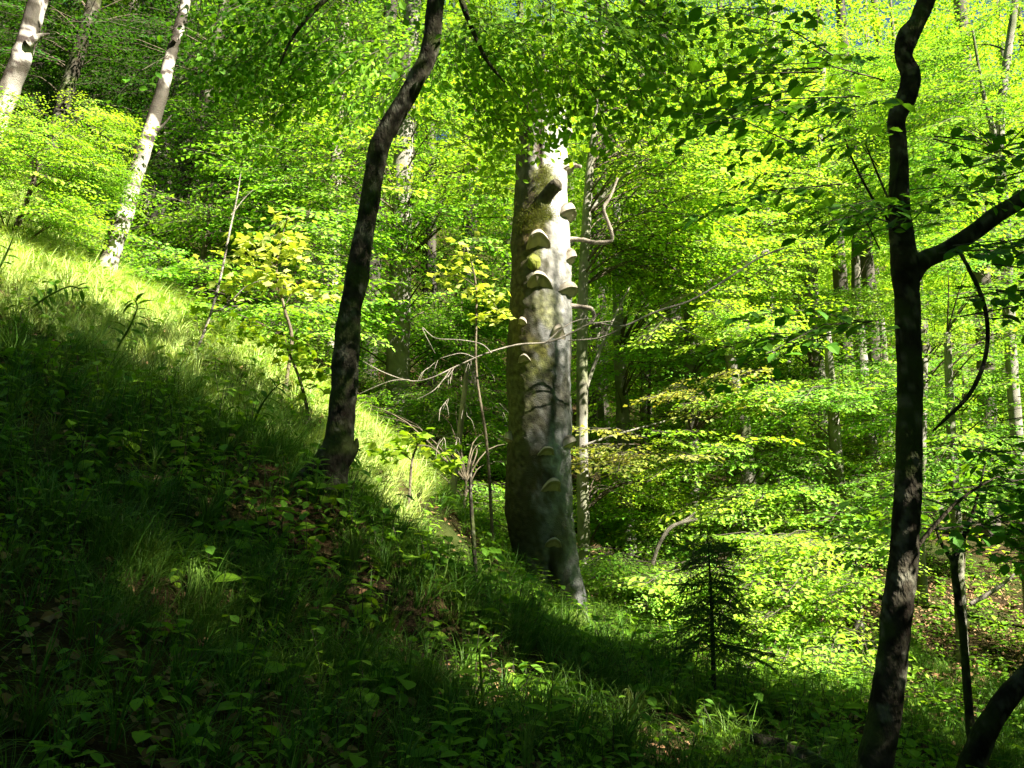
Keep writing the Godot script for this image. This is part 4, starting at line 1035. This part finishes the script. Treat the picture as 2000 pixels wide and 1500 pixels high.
	# fallen wood
	log_("fallen_log", "short dark fallen log on the grass below the young spruce", 5.0, [1466, 1442, 22, 1510, 1452, 26, 1550, 1468, 28, 1590, 1486, 28, 1640, 1515, 26, 1700, 1560, 24], bark_dark)
	log_("slanting_log", "thick dark log slanting up out of the lower right corner", 6.0, [1885, 1530, 50, 1915, 1450, 46, 1945, 1395, 42, 1985, 1340, 38, 2040, 1290, 34, 2120, 1240, 30], log_shade)
	log_("fallen_branch", "thin pale fallen branch lying in the shade near the right edge", 11.0, [1895, 1180, 9, 1930, 1160, 9, 1960, 1140, 7, 1985, 1118, 4], bark_grey)

func log_shade(p, n, s): return bark_dark(p, n, s) * 0.55  # dark bark darkened further, standing in for shade on the log
func log_(called: String, label: String, d: float, way: Array, bark: Callable) -> void:
	var p := []
	var r := []
	path_of(way, d, p, r, false)
	var o: Vector3 = p[0]
	var t := thing(called, label, "log", o)
	var g := Geo.new()
	tube(g, p.map(func(q): return q - o), r, 20, 12, func(_s, _a, q): return 1.0 + 0.12 * fn.get_noise_3dv((q + o) * 6.0), func(q, n, s): return bark.call(q + o, n, s))
	part("trunk", mesh_of(g, M.bark), t)

func spruce_branch(sd: int, L: float) -> ArrayMesh:
	var r := RandomNumberGenerator.new()
	r.seed = sd
	var g := Geo.new()
	var w := Geo.new()
	var shoots := [[V(0, 0, 0), V(1, -0.12, 0), 0.5]]
	for k in 9:
		var x := 0.15 + 0.085 * k
		for s in [-1, 1]:
			shoots.append([V(x, -0.12 * x * x, 0), V(x + 0.22, -0.12 * x * x - r.randf_range(0.03, 0.12), s * 0.34 * (1.05 - x) * r.randf_range(0.8, 1.2) + s * 0.05), 0.3])
	for s in shoots:
		var a: Vector3 = s[0] * L
		var b: Vector3 = s[1] * L
		tube(w, [a, a.lerp(b, 0.5), b], [0.006 * L, 0.004 * L, 0.002 * L], 3, 1, no_fn, no_fn, false)
		var len := (b - a).length()
		var dir := (b - a).normalized()
		var n := int(len / 0.006 / maxf(L, 0.5))
		for q in n:
			var p := a.lerp(b, (q + r.randf()) / n)
			var o := (V(r.randfn(), r.randfn() + 0.3, r.randfn())).normalized()
			o = (o - dir * o.dot(dir)).normalized() + dir * 0.7
			var e := p + o.normalized() * 0.024 * maxf(L, 0.7)
			var sd2 := dir.cross(o).normalized() * 0.0046 * maxf(L, 0.7)
			g.tri(p - sd2, e, p + sd2, leaf_tone(r))
	var m := mesh_of(g, M.needle)
	w.put(m, M.twig)
	return m
func spruce(called: String, label: String, foot: Vector3, h: float, wide: float, count: int, tint: Color, whorls: bool) -> void:
	foot.y = H(foot.x, foot.z)
	var t := thing(called, label, "conifer", foot)
	var g := Geo.new()
	tube(g, [V(0, -0.2, 0), V(0.01, h * 0.5, 0), V(0, h, 0)], [0.012 * h + 0.006, 0.007 * h + 0.004, 0.002], 9, 6, no_fn, func(p, n, s): return bark_grey(p + foot, n, s) * 0.2)
	part("trunk", mesh_of(g, M.bark), t)
	var ms := []
	for k in 3:
		var m := spruce_branch(700 + k, wide)
		ms.append(m)
	var at := [[], [], []]
	var tn := [[], [], []]
	for k in count:
		var s := lerpf(0.30 if whorls else 0.35, 0.98, float(k) / count)
		var a := k * 2.4 + rr(-0.3, 0.3)
		var l := ((0.95 - s * 0.50) if whorls else (1.05 - s * 0.8)) * rr(0.6, 1.1)
		var T := Transform3D((Basis(Vector3.UP, a) * Basis(V(0, 0, 1), rr(-0.55, 0.10)) * Basis(V(1, 0, 0), rr(-0.4, 0.4))).scaled(Vector3.ONE * l), V(0, h * s, 0))
		at[k % 3].append(T)
		tn[k % 3].append(tint * rr(0.8, 1.2))
	for k in 3:
		if whorls:
			# the young tree: every branch a part
			var own: ArrayMesh = ms[k]
			var arr := own.surface_get_arrays(0)
			var cols: PackedColorArray = arr[Mesh.ARRAY_COLOR]
			for q in cols.size(): cols[q] = cols[q] * tint
			arr[Mesh.ARRAY_COLOR] = cols
			var nm := ArrayMesh.new()
			nm.add_surface_from_arrays(Mesh.PRIMITIVE_TRIANGLES, arr); nm.surface_set_material(0, M.needle)
			nm.add_surface_from_arrays(Mesh.PRIMITIVE_TRIANGLES, own.surface_get_arrays(1)); nm.surface_set_material(1, M.twig)
			for T in at[k]: part("branch", nm, t).transform = T
		else:
			copies("foliage", ms[k], at[k], tn[k], t)

# ---------------------------------------------------------------- ground cover
func on_ground(x: float, z: float, downhill: float) -> Transform3D:
	var n := ground_normal(x, z)
	var up := (V(0, 1, 0) + V(n.x, 0, n.z) * downhill).normalized()
	var a := rr(0, TAU)
	var f := V(cos(a), 0, sin(a))
	f = (f - up * f.dot(up)).normalized()
	return Transform3D(Basis(f, up, f.cross(up)), V(x, H(x, z) - 0.01, z))
func seen_at(x: float, z: float, wide := 0.66) -> bool:
	return z < -1.4 and absf(x) < wide * -z + 0.6

func build_cover() -> void:
	# grass: finer and denser towards the lens and on the crest
	var tufts := [tuft_mesh(1, 26, 0.30, 0.006, 0.7), tuft_mesh(2, 22, 0.36, 0.007, 1.0), tuft_mesh(3, 30, 0.24, 0.005, 0.5), tuft_mesh(4, 16, 0.42, 0.006, 0.9)]
	var at := [[], [], [], []]
	var tint := [[], [], [], []]
	var n := 0
	var tries := 0
	while n < 9500 and tries < 60000:
		tries += 1
		var z := -rr(1.4, 14.0)
		var x := rr(-9.0, 6.0)
		if not seen_at(x, z): continue
		var dens := (0.42 if z < -5.5 else 0.34) + 1.2 * mott(V(x, 0, z), 2.2)
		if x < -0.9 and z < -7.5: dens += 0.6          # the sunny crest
		if x > 2.0: dens -= 0.35
		if z > -5.0: dens = maxf(dens, 0.3)
		if rng.randf() > dens: continue
		var w := rng.randi() % 4
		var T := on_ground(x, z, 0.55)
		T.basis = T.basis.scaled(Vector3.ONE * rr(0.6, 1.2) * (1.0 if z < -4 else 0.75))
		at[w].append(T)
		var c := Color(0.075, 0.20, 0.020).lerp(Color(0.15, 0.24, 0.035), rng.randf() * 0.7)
		if x < -0.9 and z < -7.5: c = c.lerp(Color(0.66, 0.80, 0.26), rr(0.35, 1.0))  # crest blades lightened: sunlight painted into their tint
		if z > -6.0: c = c * 0.85  # near blades darkened: foreground shade put into the tint
		tint[w].append(c * rr(0.75, 1.15))
		n += 1
	var gr := thing("grass", "long fine woodland grass combed downhill over the whole slope", "grass", V(-2, H(-2, -7), -7))
	gr.set_meta("kind", "stuff")
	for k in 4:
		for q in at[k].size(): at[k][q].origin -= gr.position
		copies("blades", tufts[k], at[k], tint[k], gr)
	# low herbs
	var hm := [herb_mesh(11, 0.16, 3, 0.085, BROAD), herb_mesh(12, 0.24, 4, 0.07, OVAL2), herb_mesh(13, 0.12, 2, 0.11, BROAD), herb_mesh(14, 0.30, 6, 0.075, LANCE)]
	at = [[], [], [], []]; tint = [[], [], [], []]
	n = 0
	while n < 8500:
		var z := -rr(1.6, 19.0)
		var x := rr(-10.0, 11.0)
		if not seen_at(x, z): continue
		if rng.randf() > (0.45 if z < -4.5 else 0.7) + 1.0 * mott(V(x + 20, 0, z), 1.7): continue
		if x < -0.9 and z < -7.5 and rng.randf() < 0.4: continue
		if x > 3.2 and rng.randf() < 0.6: continue
		n += 1
		var w := rng.randi() % 4
		var T := on_ground(x, z, 0.2)
		T.basis = T.basis.scaled(Vector3.ONE * rr(0.55, 1.3) * clampf(0.3 - 0.12 * z, 0.5, 1.0))
		at[w].append(T)
		tint[w].append(Color(0.13, 0.29, 0.026).lerp(Color(0.24, 0.42, 0.03), rng.randf()))
	var he := thing("woodland_herbs", "low broad leaved herbs scattered through the shaded grass", "herbs", V(0, H(0, -6), -6))
	he.set_meta("kind", "stuff")
	for k in 4:
		for q in at[k].size(): at[k][q].origin -= he.position
		copies("leaves", hm[k], at[k], tint[k], he)
	# litter
	var lg := Geo.new()
	leaf_into(lg, Transform3D(Basis().scaled(Vector3.ONE * 0.052), V(-0.026, 0.012, 0)), OVAL2, 0.3, 0.3, Color.WHITE)
	var lm := mesh_of(lg, M.dead)
	at = []; tint = []
	n = 0
	while n < 30000:
		var z := -rr(1.5, 18.0)
		var x := rr(-6.0, 11.0)
		if not seen_at(x, z): continue
		if rng.randf() > (0.5 if z < -5.0 else 0.9) + 1.2 * mott(V(x, 30, z), 2.5) + (0.4 if x > 3.0 else 0.0): continue
		n += 1
		var T := on_ground(x, z, 1.0)
		T.basis = T.basis * Basis(V(1, 0, 0), rr(-0.6, 0.6)) * Basis(V(0, 0, 1), rr(-0.6, 0.6))
		T.basis = T.basis.scaled(Vector3.ONE * rr(0.7, 1.3))
		T.origin.y += rr(0.0, 0.03)
		at.append(T)
		tint.append(Color(0.20, 0.11, 0.055).lerp(Color(0.30, 0.20, 0.11), rng.randf()) * rr(0.5, 1.2))
	var li := thing("leaf_litter", "brown dead beech leaves lying between the grass and herbs", "leaf litter", V(2, H(2, -7), -7))
	li.set_meta("kind", "stuff")
	for q in at.size(): at[q].origin -= li.position
	copies("dead_leaves", lm, at, tint, li)

# ---------------------------------------------------------------- plants one can point to
var blade_meshes := {}
func plant_leaf(outline: Array, c: Color, bend: float) -> ArrayMesh:
	var key := str(outline) + str(c) + str(bend)
	if not blade_meshes.has(key):
		var g := Geo.new()
		leaf_into(g, Transform3D(), outline, 0.2, bend, c)
		blade_meshes[key] = mesh_of(g, M.leaf)
	return blade_meshes[key]
# an arching stalk with leaves in two ranks; way in photo terms from foot to tip
func stalk(called: String, label: String, category: String, group: String, d: float, way: Array, pairs: int, leaf: float, outline: Array, col: Color, droop: float, from := 0.25) -> void:
	var p := []
	var r := []
	path_of(way, clampf(-ground_at(way[0], way[1], d).z, 0.75 * d, 1.3 * d), p, r, false)
	var root: Vector3 = p[0]
	var y := H(root.x, root.z)
	if root.y > y: p.push_front(V(root.x, y - 0.03, root.z)); r.push_front(r[0])
	root = p[0]
	var t := thing(called, label, category, root, group)
	var g := Geo.new()
	tube(g, p.map(func(q): return q - root), r, 6, 6, no_fn, func(_q, _n, _s): return col * 0.7, true)
	part("stem", mesh_of(g, M.leaf), t)
	for k in pairs:
		var s := lerpf(from, 0.98, float(k) / maxf(pairs - 1, 1))
		var at: Vector3 = spline(p, s * (p.size() - 1))
		var dir: Vector3 = (spline(p, minf(s + 0.05, 1.0) * (p.size() - 1)) - spline(p, maxf(s - 0.05, 0) * (p.size() - 1))).normalized()
		for side in [-1, 1]:
			var across: Vector3 = dir.cross(V(0, 0, 1)).normalized() * side
			across = (across + V(0, 0, rr(-0.5, 0.7)) + dir * 0.5).normalized()
			var up := V(rr(-0.3, 0.3), 1, rr(-0.1, 0.6)).normalized()
			up = (up - across * up.dot(across)).normalized()
			var o := part("leaf", plant_leaf(outline, col, droop), t)
			o.transform = Transform3D(Basis(across, up, across.cross(up)).scaled(Vector3.ONE * leaf * rr(0.75, 1.15) * (1.0 - 0.35 * absf(s - 0.5))), at - root)
# a rosette of broad leaves on stalks
func rosette(called: String, label: String, category: String, group: String, px: float, py: float, d: float, n: int, leaf: float, tall: float, outline: Array, col: Color) -> void:
	var root := ground_at(px, py + 12.0, d)
	var t := thing(called, label, category, root, group)
	var g := Geo.new()
	var lift := 0.04 + 0.4 * tall
	var list := []
	for k in n:
		var a := TAU * k / n + rr(-0.4, 0.4)
		var tip := V(cos(a) * rr(0.3, 1.0) * leaf * 1.2, lift + rr(-0.2, 0.3) * tall, sin(a) * rr(0.3, 1.0) * leaf * 1.2)
		tube(g, [Vector3.ZERO - V(0, 0.03, 0), tip * V(0.4, 0.6, 0.4), tip], [0.0035, 0.003, 0.002], 5, 4, no_fn, func(_q, _n, _s): return col * 0.7, false)
		list.append([a, tip])
	part("stem", mesh_of(g, M.leaf), t)
	for l in list:
		var o := part("leaf", plant_leaf(outline, col, 0.25), t)
		o.transform = Transform3D((Basis(Vector3.UP, -l[0] + rr(-0.4, 0.4)) * Basis(V(0, 0, 1), rr(-0.5, 0.1)) * Basis(V(1, 0, 0), rr(0.0, 0.6))).scaled(Vector3.ONE * leaf * rr(0.75, 1.15)), l[1])


func tussock(label: String, px: float, py: float, d: float, blades: int, len: float, width: float, col: Color, lean: float) -> void:
	var root := ground_at(px, py + 20.0, d)
	var t := thing("grass_tussock", label, "grass", root, "grass tussocks")
	for k in blades:
		var g := Geo.new()
		var a := rr(0, TAU)
		var out := V(cos(a), 0, sin(a)) * rr(0.4, 1.0) + V(lean, 0, 0)
		var l := len * rr(0.6, 1.2)
		var w := V(-sin(a), 0, cos(a)) * width * 0.5 * rr(0.7, 1.3)
		var lift := 0.02
		var prev := V(rr(-0.02, 0.02), 0, rr(-0.02, 0.02))
		var p0 := prev
		var c := col * rr(0.75, 1.2)
		for s in range(1, 8):
			var u := s / 7.0
			var p := p0 + out * l * 0.62 * u * (0.4 + 0.6 * u) + V(0, (l * 0.75 + lift) * sin(u * 2.3) - 0.25 * l * u * u, 0)
			var w0 := w * (1.0 - pow((s - 1) / 7.0, 2.0))
			var w1 := w * (1.0 - pow(u, 2.0))
			g.tri(prev - w0, p - w1, prev + w0, c)
			if s < 7: g.tri(prev + w0, p - w1, p + w1, c)
			prev = p
		part("blade", mesh_of(g, M.grass), t)

func build_plants() -> void:
	var g1 := Color(0.17, 0.38, 0.025)
	var g2 := Color(0.09, 0.21, 0.018)
	var g3 := Color(0.24, 0.44, 0.035)  # brightened for the lit plants: sunlight put into the green
	# arching stalks
	var arch := "arching leafy stalks on the slope"
	stalk("arching_stalk", "arching stalk with dark paired pointed leaves against the sunlit grass, left of the curved beech", "plant", arch, 6.6, [480, 860, 5, 495, 825, 5, 512, 790, 4, 530, 765, 3, 548, 748, 2], 7, 0.14, LANCE, g2, 0.4)
	stalk("arching_stalk", "tall arching stalk with dark drooping leaves below the slim birch", "plant", arch, 6.8, [215, 710, 5, 235, 670, 5, 255, 635, 4, 268, 600, 3, 262, 585, 2], 9, 0.16, LANCE, g2, 0.5)
	stalk("arching_stalk", "arching stalk with dark leaves high on the left of the slope, under the left bush", "plant", arch, 7.0, [40, 620, 5, 70, 595, 5, 100, 575, 4, 135, 560, 3, 160, 565, 2], 8, 0.15, LANCE, g2, 0.5)
	stalk("arching_stalk", "dark leafy stalk cut by the left edge above the shaded slope", "plant", arch, 7.2, [-20, 560, 5, 0, 520, 5, 15, 490, 4, 25, 465, 2], 6, 0.14, LANCE, g2, 0.4)
	stalk("arching_stalk", "lit leafy stalk standing before the dark lower middle, its leaves catching the sun", "plant", arch, 3.8, [945, 1430, 6, 943, 1380, 6, 940, 1330, 5, 937, 1290, 4, 936, 1265, 3], 7, 0.12, LANCE, g3, 0.35, 0.2)
	stalk("arching_stalk", "leafy stalk with broad pointed leaves right of the lit stalk, in half shade", "plant", arch, 3.7, [1085, 1480, 5, 1075, 1430, 5, 1072, 1380, 4, 1078, 1345, 3], 5, 0.11, LANCE, g3, 0.3, 0.2)
	stalk("arching_stalk", "leafy stalk left of the lit stalk, low in the middle foreground", "plant", arch, 3.4, [880, 1500, 5, 878, 1450, 5, 876, 1400, 4, 880, 1375, 3], 4, 0.11, LANCE, g3, 0.3, 0.3)
	stalk("arching_stalk", "two ranked leafy stalk near the bottom right, above the grass clump", "plant", arch, 4.0, [1130, 1430, 5, 1120, 1395, 5, 1105, 1360, 4, 1085, 1345, 3], 4, 0.085, LANCE, g1, 0.3, 0.3)
	stalk("arching_stalk", "lit leafy shoot above the bright tussock in the dark lower left", "plant", arch, 3.9, [330, 1110, 4, 328, 1090, 4, 325, 1065, 3, 322, 1045, 2], 4, 0.075, LANCE, g3, 0.3)
	stalk("arching_stalk", "thin shoot with a few lit leaves right of the brown litter patch, lower left", "plant", arch, 3.8, [490, 1290, 4, 505, 1260, 4, 520, 1235, 3, 545, 1215, 2], 5, 0.06, LANCE, g3, 0.3)
	stalk("dry_stalk", "dry pale seed stalk drooping in the deep shade at the left", "plant", "", 4.4, [72, 905, 4, 66, 850, 4, 68, 815, 3, 55, 800, 2, 50, 790, 2], 7, 0.035, OVAL2, Color(0.20, 0.18, 0.06), 0.3)
	stalk("arching_stalk", "spreading leafy stalk in front of the curved beech's splayed foot", "plant", arch, 5.9, [640, 960, 5, 655, 925, 4, 672, 900, 4, 690, 890, 2], 6, 0.12, LANCE, g1, 0.3)
	stalk("arching_stalk", "upright leafy stalk against the splayed foot of the curved beech", "plant", arch, 5.8, [612, 965, 5, 618, 930, 4, 622, 900, 3], 5, 0.11, LANCE, g1, 0.3)
	# broad leaved plants
	var broad := "broad leaved plants in the shade"
	rosette("broad_leaved_plant", "plant with two big dull bluish leaves, dark lower left foreground", "plant", broad, 205, 1340, 2.9, 3, 0.06, 0.05, BROAD, g2)
	rosette("broad_leaved_plant", "plant holding one bright leaf up in the dark bottom left", "plant", broad, 290, 1400, 2.8, 3, 0.05, 0.06, BROAD, g3)
	rosette("broad_leaved_plant", "plant with a pale leaf cut by the bottom edge, left", "plant", broad, 340, 1490, 2.6, 3, 0.05, 0.05, BROAD, g3)
	rosette("broad_leaved_plant", "dim plant of pointed leaves above the litter, centre left of the dark slope", "plant", broad, 440, 1030, 4.6, 6, 0.12, 0.06, BROAD, g2)
	rosette("broad_leaved_plant", "low plant of many leaves spread at the bottom, left of the lit stalks", "plant", broad, 720, 1370, 3.5, 12, 0.075, 0.08, BROAD, g1)
	rosette("broad_leaved_plant", "leafy plant by the bottom edge under the low spread leaves", "plant", broad, 840, 1480, 3.1, 9, 0.065, 0.06, BROAD, g3)
	rosette("broad_leaved_plant", "bright leafy clump right of the fallen log's upper end, lower right", "plant", broad, 1400, 1440, 4.8, 10, 0.075, 0.06, BROAD, g3)
	rosette("broad_leaved_plant", "low green plant under the young spruce", "plant", broad, 1490, 1490, 4.5, 8, 0.075, 0.06, BROAD, g3)
	rosette("broad_leaved_plant", "small plant with one whitish leaf on the half lit slope below the curved beech", "plant", broad, 778, 1030, 6.2, 6, 0.08, 0.06, BROAD, g3)
	rosette("broad_leaved_plant", "bushy dark plant heaped against the left foot of the dead beech", "plant", "", 1030, 1050, 9.0, 16, 0.10, 0.3, BROAD, g2)
	rosette("broad_leaved_plant", "dark bushy plant in the hollow left of the dead beech's foot", "plant", "", 950, 1090, 8.4, 14, 0.10, 0.2, BROAD, g2)
	# grass clumps
	tussock("bright arching tussock of grass glowing in a sun fleck on the dark slope", 378, 1150, 3.8, 44, 0.22, 0.006, Color(0.20, 0.36, 0.06), 0.15)
	tussock("tussock of long thin blades beside the fallen log, lower right of the middle", 1240, 1430, 4.3, 60, 0.32, 0.004, Color(0.22, 0.30, 0.09), 0.15)
	tussock("tussock of drooping blades in front of the dead beech's foot", 1130, 1240, 6.8, 60, 0.42, 0.006, Color(0.18, 0.27, 0.06), 0.15)
	tussock("dark drooping tussock on the bank below the curved beech", 690, 1110, 5.6, 60, 0.40, 0.006, Color(0.14, 0.22, 0.04), 0.25)
	tussock("grass tussock at the bottom edge between the leafy stalks", 1030, 1480, 3.5, 40, 0.22, 0.004, Color(0.16, 0.26, 0.05), 0.1)
